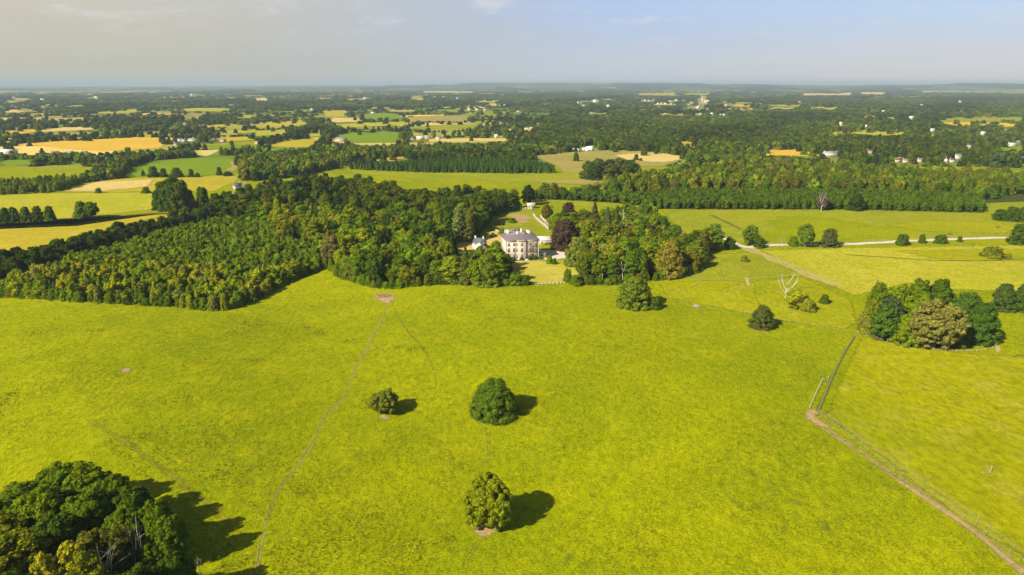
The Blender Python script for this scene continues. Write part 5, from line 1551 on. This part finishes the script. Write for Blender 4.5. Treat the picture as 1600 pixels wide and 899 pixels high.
# ------------------------------------------------------------------ fences
def fence(label, px_pts, step, mat, rails=(0.5, 0.95), h=1.15, rail_r=0.015, post=0.05, name='fence'):
    line = smooth_line([P(*p) for p in px_pts], 1.0)
    seg = np.concatenate([[0], np.cumsum(np.linalg.norm(np.diff(line, axis=0), axis=1))])
    n = min(95, int(seg[-1] / step) + 1)
    s = np.linspace(0, seg[-1], n)
    X, Y = np.interp(s, seg, line[:, 0]), np.interp(s, seg, line[:, 1])
    o = np.array([X[0], Y[0], float(terrain(X[0], Y[0]))])
    e = props(empty(name, tuple(o)), label, 'fence')
    pm = MB(); pm.box(-post, -post, -.3, post, post, h); pm = pm.mesh('post', [mat])
    Z = terrain(X, Y)
    for x, y, z in zip(X, Y, Z):
        p = link_mesh('post', pm, e)
        p.location = (x - o[0], y - o[1], float(z) - o[2])
        p.rotation_euler = (random.uniform(-.04, .04), random.uniform(-.04, .04), random.uniform(0, 1))
    for hz in rails:
        m = MB()
        m.tube(np.column_stack([X - o[0], Y - o[1], Z - o[2] + hz]), [rail_r] * n, 4)
        link_mesh('rail' if rail_r > .02 else 'wire', m.mesh('rail' if rail_r > .02 else 'wire', [mat if rail_r > .02 else M['wire']]), e)
    return e
fence('post and wire fence beside the bare track, on the meadow corner side', [(1280, 648), (1320, 678), (1400, 737), (1480, 791), (1560, 851), (1640, 912)], 3.2, M['post'], (0.4, 0.75, 1.05), 1.2, 0.010, 0.045)
fence('outer post and wire fence running close behind the track fence', [(1284, 646), (1330, 677), (1410, 733), (1490, 787), (1570, 846), (1650, 905)], 3.2, M['post'], (0.4, 0.75, 1.05), 1.2, 0.010, 0.045)
fence('fence with dark grassy foot running from the earth corner to the round clump', [(1278, 646), (1290, 615), (1306, 578), (1322, 547), (1337, 523)], 3.5, M['post'], (0.4, 0.75, 1.05), 1.2, 0.010, 0.045)
fence('pale rail pen beside the dark fence above the earth corner', [(1265, 638), (1275, 616), (1286, 594), (1294, 592.5)], 3.0, M['deadwood'], (0.6, 1.1), 1.2, 0.035, 0.07)
fence('pale post fence along the near side of the buttercup paddock', [(1062, 470), (1085, 478), (1160, 490), (1210, 499), (1260, 509), (1325, 519)], 4.0, M['post'], (0.45, 0.9), 1.15, 0.022)
fence('pale fence curving round the front of the round clump', [(1340, 521), (1372, 530), (1420, 540), (1470, 549), (1520, 550), (1550, 546), (1557, 538)], 4.0, M['deadwood'], (0.45, 0.9), 1.15, 0.022)
fence('thin fence along the far edge of the buttercup paddock', [(1054, 432), (1095, 437.5), (1130, 438.5), (1165, 437.5), (1210, 434), (1252, 432)], 4.5, M['post'], (0.45, 0.9), 1.1)
fence('thin fence cutting the corner of the buttercup paddock beside the wood', [(1098, 438), (1085, 446), (1060, 456), (1040, 462)], 4.5, M['post'], (0.45, 0.9), 1.1)

# odds and ends in the meadow
def log(px, py, L, r, rz, label, mat, tilt=0.0, cat='log', name='fallen_log'):
    g = P(px, py)
    m = MB()
    m.tube([(-L / 2, 0, r), (0, .06 * L, r + tilt * .5), (L / 2, 0, r + tilt)], [r, r * .85, r * .5], 7)
    m.tube([(0, .06 * L, r), (.1 * L, .25 * L, r * 2.6), (.12 * L, .32 * L, r * 3)], [r * .5, r * .35, r * .1], 5)
    o = link_mesh(name, m.mesh(name, [mat]))
    o.location = (g[0], g[1], float(terrain(*g)))
    o.rotation_euler.z = rz
    return props(o, label, cat)
log(1540, 740, 2.4, .12, R(-20), 'pale broken branch lying in the fenced yellow meadow', M['post'], .3)
log(1087, 479, 2.2, .3, R(10), 'pale log on bare soil by the buttercup paddock fence', M['deadwood'])
log(1484, 367, 3.5, .45, R(0), 'dark log lying in the smooth pasture', M['bark'])
log(1560, 356, 3.5, .45, R(10), 'second dark log farther along the smooth pasture', M['bark'])
def post(px, py, h, r, label, mat, lean=0.0):
    g = P(px, py)
    m = MB(); m.tube([(0, 0, -.3), (lean * .5, 0, h * .5), (lean, 0.05, h)], [r, r * .95, r * .8], 8)
    m.tube([(lean * .8, 0, h * .8), (lean * .8 + .35, .1, h * .95)], [r * .5, r * .3], 6)
    o = link_mesh('wooden_post', m.mesh('wooden_post', [mat]))
    o.location = (g[0], g[1], float(terrain(*g)))
    return props(o, label, 'post')
post(1547, 738, 1.9, .13, 'weathered post casting a dark shadow in the fenced yellow meadow', M['greywood'], .2)
post(941, 440, 4.0, .13, 'pale pole standing at the wood edge near the lawn corner', M['deadwood'])


# ------------------------------------------------------------------ far houses, farms and villages
M['farwhite'] = plain('weathered_white_render', (0.47, 0.455, 0.42), 0.9, 0.25, 0.4, 0.05)
WH, CR = 'farwhite', 'cream'
def far_house(px, py, L, Hh, rz, wall, roof, label, cat='house', group=None, name='house', D=None, wins=False, chims=1):
    L, Hh = L * .82, Hh * .88
    HOUSES.append((px, py, L, Hh))
    return gable_house(name, px, py, L, D or min(8.0, L * .6), Hh, Hh * .48, R(rz), M[wall], M[roof], label, cat, group, chims, wins)
far_house(372, 297, 9, 5.0, 30, WH, 'darkslate', 'white gabled lodge with black slate roof at the edge of the wood', wins=True, chims=2)
far_house(381, 298, 8, 4.4, -60, WH, 'darkslate', 'white lodge wing with steep dark gable beside the gabled lodge', wins=False)
far_house(388, 301, 7, 2.8, 20, WH, 'tin', 'low white shed in front of the gabled lodge', 'shed', name='shed', chims=0)
far_house(1298, 244.5, 22, 5.0, -4, WH, 'greytin', 'long white house with dark dormer roof beside the gold field', wins=True, chims=2)
far_house(6, 243, 24, 6, -4, WH, 'tin', 'big pale farm shed with white roof', 'farm shed', name='farm_shed', D=16, chims=0)
far_house(49, 249, 20, 3.6, -6, 'cream', 'greytin', 'low grey-roofed farm shed at the end of the farmyard', 'farm shed', name='farm_shed', D=12, chims=0)
far_house(72, 249, 22, 4.0, -4, 'rubble', 'greytin', 'dark wide farm shed in the middle of the farmyard', 'farm shed', name='farm_shed', D=14, chims=0)
far_house(85, 242, 12, 3.6, 0, 'cream', 'tile', 'brown-roofed barn behind the dark farm shed', 'barn', name='barn', chims=0)
far_house(107, 243, 14, 4.6, -8, WH, 'greytin', 'white farmhouse with grey roof at the farmyard', 'farmhouse', wins=False, chims=2)
far_house(119, 242.5, 7, 3.2, 20, WH, 'slate', 'small white outhouse beside the white farmhouse', 'outhouse', chims=0)
far_house(132, 241, 9, 3.2, 10, WH, 'slate', 'white cottage among bushes past the farmhouse', 'cottage')
far_house(281, 222, 10, 4, 5, WH, 'greytin', 'white house at the near end of the white group')
far_house(287, 222, 9, 4, 0, WH, 'slate', 'small white house second in the white group')
far_house(300, 221.5, 18, 4, 0, WH, 'greytin', 'long pale shed in the middle of the white group', 'shed', chims=0, name='shed')
far_house(275, 228, 8, 4, 20, WH, 'slate', 'lone white cottage below the white group', 'cottage')
far_house(335, 222, 9, 4.5, 30, WH, 'slate', 'white gabled house by the curved hedge')
far_house(347, 222.5, 11, 4.5, -20, 'rubble', 'slate', 'dark stone house beside the white gabled one')
far_house(531, 221.5, 21, 4.6, -6, 'rubble', 'greytin', 'dark grey farm shed between vivid green field and trees', 'farm shed', name='farm_shed', D=14, chims=0)
far_house(646, 220, 9, 4.6, 20, WH, 'tile', 'white farmhouse at the near end of the farm row', 'farmhouse')
far_house(656, 219, 15, 5, 0, 'cream', 'tin', 'cream barn with pale roof in the farm row', 'barn', name='barn', chims=0)
far_house(668, 218, 12, 5, 6, 'rubble', 'greytin', 'grey barn in the middle of the farm row', 'barn', name='barn', chims=0)
far_house(684, 218, 10, 4.5, -10, WH, 'slate', 'white house at the outer end of the farm row')
far_house(775, 216, 8, 5, 0, WH, 'tin', 'white barn beyond the cream field', 'barn', name='barn', chims=0)
far_house(572, 247.5, 9, 2.6, 0, WH, 'tin', 'low white shed by the yellow clearing', 'shed', name='shed', chims=0)
far_house(487, 172, 13, 4, 0, WH, 'tin', 'far white barn beside dark trees', 'barn', name='barn', chims=0)
far_house(582, 178, 14, 4, 0, WH, 'tin', 'far white farmhouse on the bright green field', 'farmhouse')
far_house(541, 176, 10, 4, 0, WH, 'tile', 'far pale house behind the stubble field')
far_house(733, 173, 13, 5, 0, WH, 'tin', 'far white house, lower of two near the church-like one')
far_house(745, 173, 14, 5, 0, WH, 'tin', 'far white house beside its taller neighbour')
far_house(758, 174, 13, 8, 10, WH, 'slate', 'taller far white house on the dark ridge')
far_house(810, 175, 13, 4, 0, WH, 'slate', 'far white house in the trees before the big forest')
far_house(825, 203, 7, 4, 0, WH, 'slate', 'tiny white cottage on the forest edge', 'cottage')
far_house(924, 178, 30, 5, 0, 'cream', 'tile', 'long cream far farm building', 'barn', name='barn', chims=0)
far_house(1315, 196, 11, 6, 20, WH, 'tin', 'far white house on the forest clearing')
far_house(1354, 200, 7, 5, 0, WH, 'tin', 'tiny far white house past the clearing')
far_house(1425, 186, 15, 6, 0, WH, 'tin', 'bright far white barn in dark trees', 'barn', name='barn', chims=0)
far_house(1458, 206, 12, 5, 10, WH, 'tin', 'white barn beneath the broad far green field', 'barn', name='barn', chims=0)
far_house(1537, 211, 12, 5, 10, WH, 'tin', 'white house by the far tan strip')
far_house(1570, 204, 13, 4, 0, 'cream', 'tile', 'pinkish far house by the orange gold strip')
far_house(1513, 231, 12, 4.5, -15, WH, 'darkslate', 'black-roofed far house with a white gable', chims=1)
far_house(1531, 235, 18, 2.6, 40, WH, 'tin', 'long low white shed slanting down the slope', 'shed', name='shed', chims=0)
far_house(1583, 229, 17, 4.2, 5, WH, 'tin', 'white bungalow above the green lawn')
far_house(1590, 224, 14, 3.6, 0, 'cream', 'greytin', 'grey-roofed bungalow behind the white one')
far_house(1499, 249, 12, 5, 10, WH, 'greytin', 'white house in trees at the back of the long wood')
far_house(1480, 254, 8, 4.5, 60, WH, 'slate', 'narrow white gable at the back of the long wood')
far_house(1489, 254, 9, 3.5, 0, WH, 'tile', 'small white house next to the narrow gable')
far_house(1598, 253, 10, 5, 0, WH, 'slate', 'white house by the small green paddock')
far_house(1576, 257, 6, 3, 0, WH, 'slate', 'tiny white shed by the small green paddock', 'shed', name='shed', chims=0)
far_house(1404, 254, 12, 4, 10, 'cream', 'tile', 'brown-roofed house at the back of the long wood')
far_house(1415, 255, 8, 4, -10, 'cream', 'slate', 'cream house with two chimneys at the back of the long wood')
far_house(1440, 254, 10, 4, 0, 'rubble', 'slate', 'grey house between gardens at the back of the long wood')
far_house(1360, 240, 11, 4, 0, 'cream', 'tile', 'buff house alone in trees above the long wood')
VG = 'houses of the far village'
rv = random.Random(5)
for (px, py, wd) in [(1000, 161, 3), (1004, 158, 4), (1009, 159, 5), (1015, 158.5, 4), (1021, 157, 3), (1028, 163.5, 4), (1034, 163, 5), (1039, 163.5, 4), (1047, 159, 4), (1050, 164, 5), (1057, 158.5, 6), (1068, 158, 3), (1077, 164.5, 4), (1080, 161, 3), (1094, 166, 4), (1098, 165.5, 3), (1092, 170, 6), (1088, 169, 4), (1106, 171.5, 3), (1088, 180, 4), (1094, 179.5, 5), (1112, 179.5, 5), (1127, 180, 4), (1131, 181, 3), (1135, 166, 4), (905, 162, 6), (912, 166, 4), (930, 161, 8), (950, 167, 5), (570, 155, 6), (715, 155, 5), (300, 150, 5), (150, 154, 5), (22, 154, 5), (66, 158, 6), (1440, 165, 4), (1500, 160, 4), (1560, 170, 5), (1250, 160, 4), (1380, 175, 4)]:
    g = P(px, py)
    L = max(9.0, metres(*g, wd))
    far_house(px, py, L, L * .45, rv.uniform(-30, 30), rv.choice([WH, WH, CR]), rv.choice(['slate', 'tin', 'tile']), 'tiny pale house of the far villages among dark trees', 'house', VG, chims=0)
g = P(1097, 161.5)
ch = props(empty('church', (g[0], g[1], 0)), 'far church with a pointed white tower in the village', 'church')
m = MB(); m.box(-5, -5, 0, 5, 5, 20); m.add([(-5, -5, 20), (5, -5, 20), (5, 5, 20), (-5, 5, 20), (0, 0, 38)], [(0, 1, 4), (1, 2, 4), (2, 3, 4), (3, 0, 4)])
link_mesh('tower', m.mesh('tower', [M['rubble']]), ch)
m = MB(); m.box(5.01, -7, 0, 34, 7, 10); m.add([(5.01, -7, 10), (34, -7, 10), (34, 0, 17), (5.01, 0, 17), (34, 7, 10), (5.01, 7, 10)], [(0, 1, 2, 3), (3, 2, 4, 5)])
link_mesh('nave', m.mesh('nave', [M['cream']]), ch)
HOUSES.append((1097, 161.5, 40, 30))

# white marquees in the rough field
def marquee(px, py, L, D, h, rz, label):
    g = P(px, py)
    e = props(empty('marquee', (g[0], g[1], 0), R(rz)), label, 'marquee', 'white marquees in the rough field')
    m = MB()
    m.box(-L / 2, 0, -.2, L / 2, D, h)
    link_mesh('side_wall', m.mesh('side_wall', [M['pvc']]), e)
    r = MB()
    n = 10
    V = []
    for x in (-L / 2 - .2, L / 2 + .2):
        for k in range(n + 1):
            a = math.pi * k / n
            V.append((x, D / 2 - math.cos(a) * (D / 2 + .2), h + .01 + math.sin(a) * D * .28))
    F4 = [(k, k + 1, n + 2 + k, n + 1 + k) for k in range(n)]
    r.add(V, F4)
    r.add(V, [tuple(range(n + 1))]); r.add(V, [tuple(range(2 * n + 1, n, -1))])
    link_mesh('roof', r.mesh('roof', [M['pvc']]), e)
    HOUSES.append((px, py, L, h + 3))
marquee(905, 237.5, 9, 10, 3.2, 70, 'white marquee with rounded end, standing apart from the longer one')
marquee(917, 236.5, 10, 8, 2.6, 10, 'low white marquee between its two bigger neighbours')
marquee(926, 236, 9, 10, 4.2, 60, 'tallest white marquee at the end of the row')


# ------------------------------------------------------------------ hedges, copses and forests out to the horizon
for (px, py, L, Hh) in HOUSES:
    g = P(px, py)
    k = F_PX / (g[1] * CP + CAM_H * SP)
    wpx, hpx = L * k * .5 + 1.0, Hh * 1.3 * k + .5
    VISIBLE.append([(px - wpx, py + .8), (px + wpx, py + .8), (px + wpx, py - hpx), (px - wpx, py - hpx)])
MASK = clear_mask(VISIBLE)
HOUSE_MASK = clear_mask(VISIBLE[-len(HOUSES):])

FOREST_PX = [[(800, 250), (815, 225), (835, 205), (870, 196), (960, 190), (1030, 185), (1130, 183), (1250, 182), (1340, 188), (1360, 200), (1340, 212), (1290, 225), (1210, 238), (1130, 243), (1080, 244), (1020, 238), (940, 232), (880, 236)],
             [(1200, 248), (1240, 247), (1290, 246), (1400, 240), (1450, 246), (1540, 250), (1600, 262), (1640, 262), (1640, 240), (1560, 244), (1500, 238), (1480, 225), (1420, 222), (1330, 218), (1270, 232), (1215, 244)],
             [(1340, 182), (1480, 180), (1600, 180), (1640, 178), (1640, 152), (1500, 152), (1380, 156), (1250, 165), (1240, 178)],
             [(0, 150), (250, 155), (560, 158), (700, 150), (900, 146), (1000, 150), (900, 158), (640, 170), (430, 172), (200, 166), (0, 162)]]
def lumpy(x, y, s, seed):
    return (np.sin(x / s + seed) * np.sin(y / s * 1.3 + seed * 2) + .6 * np.sin(x / s * 2.3 - y / s * 1.7 + seed * 3) + .4 * np.sin(x / s * 4.1 + y / s * 3.3 + seed)) / 2

def far_planting():
    rng = np.random.default_rng(77)
    out = []
    d = 880.0
    while d < 17000:
        s = max(7.5, d / 150)
        half = d * 0.80 + 120
        x = np.arange(-half, half, s)
        x = x + rng.uniform(-.45, .45, len(x)) * s
        y = d + rng.uniform(-.45, .45, len(x)) * s
        px, py = project(x, y, 0)
        forest = np.zeros(len(x), bool)
        for f in FOREST_PX[:3]: forest |= inside(px, py, f)
        forest |= inside(px, py, FOREST_PX[3]) & (rng.random(len(x)) < .5)
        n = lumpy(x, y, 170 + d * .05, 1.0)
        bias = np.interp(px, [0, 500, 800, 1000, 1600], [.50, .50, .44, .16, .16]) - 0.12 * np.clip((d - 1500) / 3000, 0, 1)
        near_gap = d < 1500
        want = forest | (n > bias) | ((py > 186) & (px < 860) & (rng.random(len(x)) < .10)) | ((py > 176) & (px >= 860) & (rng.random(len(x)) < .45))
        x, y, forest = x[want], y[want], forest[want]
        k = len(x)
        if k:
            h = np.where(forest, rng.uniform(9, 14, k), rng.uniform(7, 13, k))
            w_ = np.maximum(s * rng.uniform(1.0, 1.5, k), h * .75)
            out.append((x, y, h, w_))
        d += s * .9
    # hedgerows along the field boundaries
    for (a, b) in EDGES:
        a, b = np.array(a), np.array(b)
        m = (a + b) / 2
        dd = math.hypot(*m)
        if dd > 9500: continue
        s = max(7.0, dd / 190)
        n = int(np.linalg.norm(b - a) / s) + 1
        t = (np.arange(n) + rng.uniform(0, .9, n)) / n
        keep = rng.random(n) < (.92 if dd > 1500 else .8)
        p = a + (b - a) * t[keep, None]
        k = len(p)
        tall = rng.random(k) < np.where(lumpy(p[:, 0], p[:, 1], 60.0, 3.0) > .1, .75, .22)
        h = np.where(tall, rng.uniform(6, 12, k), rng.uniform(2.5, 5, k))
        w_ = np.maximum(s * rng.uniform(.9, 1.3, k), h * .8)
        out.append((p[:, 0] + rng.uniform(-2, 2, k), p[:, 1] + rng.uniform(-2, 2, k), h, w_))
    x, y, h, w_ = [np.concatenate(c) for c in zip(*out)]
    hid = hides(x, y, h, w_, MASK)
    px_, _ = project(x, y, 0)
    ok = ((hid == 0) | ((hid <= 2) & (rng.random(len(x)) < np.where(y > 1300, .13, .05))) | ((hid <= 3) & (y < 2300) & (px_ < 800) & (rng.random(len(x)) < .015))) & (y > 860)
    ok &= ~((hides(x, y, h, w_, HOUSE_MASK) > 0) & (rng.random(len(x)) < .80))
    inset = np.zeros(len(x), bool)
    for t_poly in (LONG_BACK, BELT, LEFT_STRIP, DARK_BLOCK, FARM_TREES):
        inset |= inside(x, y, to_world(t_poly))
    ok &= ~inset
    # nothing of the hidden middle ground is planted closer than the fields that the photograph shows
    x, y, h, w_ = x[ok], y[ok], h[ok], w_[ok]
    c = pick([DARK, MID, DEEP, OLIVE, (0.085, 0.095, 0.012), GREEN], [.32, .24, .18, .13, .08, .05], len(x), rng)
    tone_ = lumpy(x, y, 90 + np.hypot(x, y) * .03, 5.0)
    c = c * (0.62 * np.clip(1 + .55 * tone_, .5, 1.6))[:, None]
    kk = np.where(rng.random(len(x)) < .12, 'far_cone', 'far')
    kk = np.where(np.hypot(x, y) > 2600, 'far', kk)
    return [(x[i], y[i], h[i], w_[i], str(kk[i]), tuple(c[i]), 'far') for i in range(len(x))]
FAR = far_planting()
print('far trees', len(FAR), 'wood trees', len(WOODS), 'own', len(own_broad), len(own_young), 'broad before', N_BROAD)
mass('far_woods', FAR, 'hedgerow trees, copses and forests covering the country to the horizon', ['far', 'far_cone'])


# ------------------------------------------------------------------ rough tufts of grass in the meadow
def tufts():
    rng = np.random.default_rng(21)
    n = 150000
    y = 118 + 290 * rng.random(n) ** 1.25
    x = rng.uniform(-1, 1, n) * (y * .80 + 12)
    px, py = project(x, y, 0)
    k = inside(px, py, VISIBLE_MEADOW)
    x, y = x[k], y[k]
    cl = lumpy(x, y, 9.0, 2.0) + .7 * lumpy(x, y, 31.0, 4.0)
    k = rng.random(len(x)) < np.clip(.30 + cl * .65, .03, 1)
    x, y = x[k], y[k]
    n = len(x)
    z = terrain(x, y)
    V, Fq = [], []
    for b in range(4):
        a = rng.uniform(0, 6.28, n)
        r = rng.uniform(.10, .26, n)
        h = rng.uniform(.12, .32, n)
        ca, sa = np.cos(a), np.sin(a)
        bx, by = x + ca * r * .4, y + sa * r * .4
        V.append(np.stack([np.column_stack([bx - sa * r * .5, by + ca * r * .5, z]), np.column_stack([bx + sa * r * .5, by - ca * r * .5, z]), np.column_stack([bx + ca * r, by + sa * r, z + h])], 1))
    V = np.concatenate(V).reshape(-1, 3)
    m, t = new_mat('tuft_grass')
    per = t.n('ShaderNodeNewGeometry').outputs['Random Per Island']
    c = t.ramp(per, [(0.0, (0.12, 0.145, 0.002)), (0.5, (0.19, 0.205, 0.002)), (0.8, (0.26, 0.25, 0.004)), (1.0, (0.34, 0.30, 0.04))])
    b = t.n('ShaderNodeBsdfDiffuse', i_Color=c)
    tr = t.n('ShaderNodeBsdfTranslucent', i_Color=c)
    mx = t.n('ShaderNodeMixShader'); mx.inputs[0].default_value = .35
    t.link(b.outputs[0], mx.inputs[1]); t.link(tr.outputs[0], mx.inputs[2])
    finish(t, mx.outputs[0])
    props(link_mesh('meadow_grass', MB().add(V, np.arange(len(V)).reshape(-1, 3)).mesh('meadow_grass', [m])), 'taller tufts of grass scattered through the meadow', 'grass', None, 'stuff')
def rushes():
    rng = np.random.default_rng(31)
    V = []
    for (px, py, wx, wy, n) in [(470, 512, 26, 4, 60), (497, 521, 16, 3, 40), (545, 534, 10, 3, 26), (395, 508, 22, 3, 50), (372, 520, 12, 3, 24), (398, 563, 14, 3, 40), (4, 625, 10, 10, 60), (622, 543, 8, 1.5, 18), (650, 546, 12, 2, 30), (150, 517, 14, 3, 30),
                                (300, 620, 24, 8, 40), (345, 735, 20, 6, 30), (1260, 570, 14, 10, 40), (1255, 585, 8, 6, 24), (880, 700, 3, 2, 8), (708, 632, 3, 2, 6), (960, 520, 20, 4, 26), (700, 845, 8, 4, 16), (650, 848, 10, 4, 16), (1010, 800, 20, 10, 26), (210, 690, 16, 5, 26), (60, 520, 20, 3, 30), (1420, 680, 20, 8, 30), (1500, 620, 24, 6, 34)]:
        g = P(px, py)
        k = F_PX / (g[1] * CP + CAM_H * SP)
        n = int(n * 1.8)
        x = g[0] + rng.normal(0, wx / k * .75, n)
        y = g[1] + rng.normal(0, wy / k * 2.6, n)
        z = terrain(x, y)
        for b in range(7):
            a = rng.uniform(0, 6.28, n); r = rng.uniform(.1, .30, n); h = rng.uniform(.15, .42, n)
            ca, sa = np.cos(a), np.sin(a)
            V.append(np.stack([np.column_stack([x - sa * .09, y + ca * .09, z]), np.column_stack([x + sa * .09, y - ca * .09, z]), np.column_stack([x + ca * r, y + sa * r, z + h])], 1))
    V = np.concatenate(V).reshape(-1, 3)
    m, t = new_mat('rush_green')
    per = t.n('ShaderNodeNewGeometry').outputs['Random Per Island']
    finish(t, t.n('ShaderNodeBsdfDiffuse', i_Color=t.ramp(per, [(0.0, (0.075, 0.095, 0.004)), (0.7, (0.13, 0.145, 0.005)), (1.0, (0.19, 0.16, 0.03))])).outputs[0])
    props(link_mesh('rush_grass', MB().add(V, np.arange(len(V)).reshape(-1, 3)).mesh('rush_grass', [m])), 'dark rushes and thistles in loose patches on the meadow', 'rushes', None, 'stuff')
rushes()
VISIBLE_MEADOW = [(0, 478), (330, 490), (400, 486), (450, 457), (515, 426), (560, 448), (610, 476), (640, 456), (792, 448), (960, 448), (1060, 470), (1330, 522), (1600, 560), (1620, 920), (360, 920), (290, 810), (150, 700), (-20, 760)]
tufts()


# ------------------------------------------------------------------ the hazy air
def haze():
    m, t = new_mat('hazy_air')
    t.t.nodes.clear()
    v = t.n('ShaderNodeVolumePrincipled')
    v.inputs['Color'].default_value = (0.47, 0.60, 0.71, 1)
    v.inputs['Density'].default_value = HAZE_DENSITY
    v.inputs['Anisotropy'].default_value = 0.0
    o = t.n('ShaderNodeOutputMaterial')
    t.link(v.outputs[0], o.inputs['Volume'])
    mb = MB().box(-36000, -900, -4, 36000, 34000, 158)
    props(link_mesh('haze', mb.mesh('haze', [m])), 'thin summer haze over the countryside', 'haze', None, 'stuff')
HAZE_DENSITY = 7.5e-5
haze()
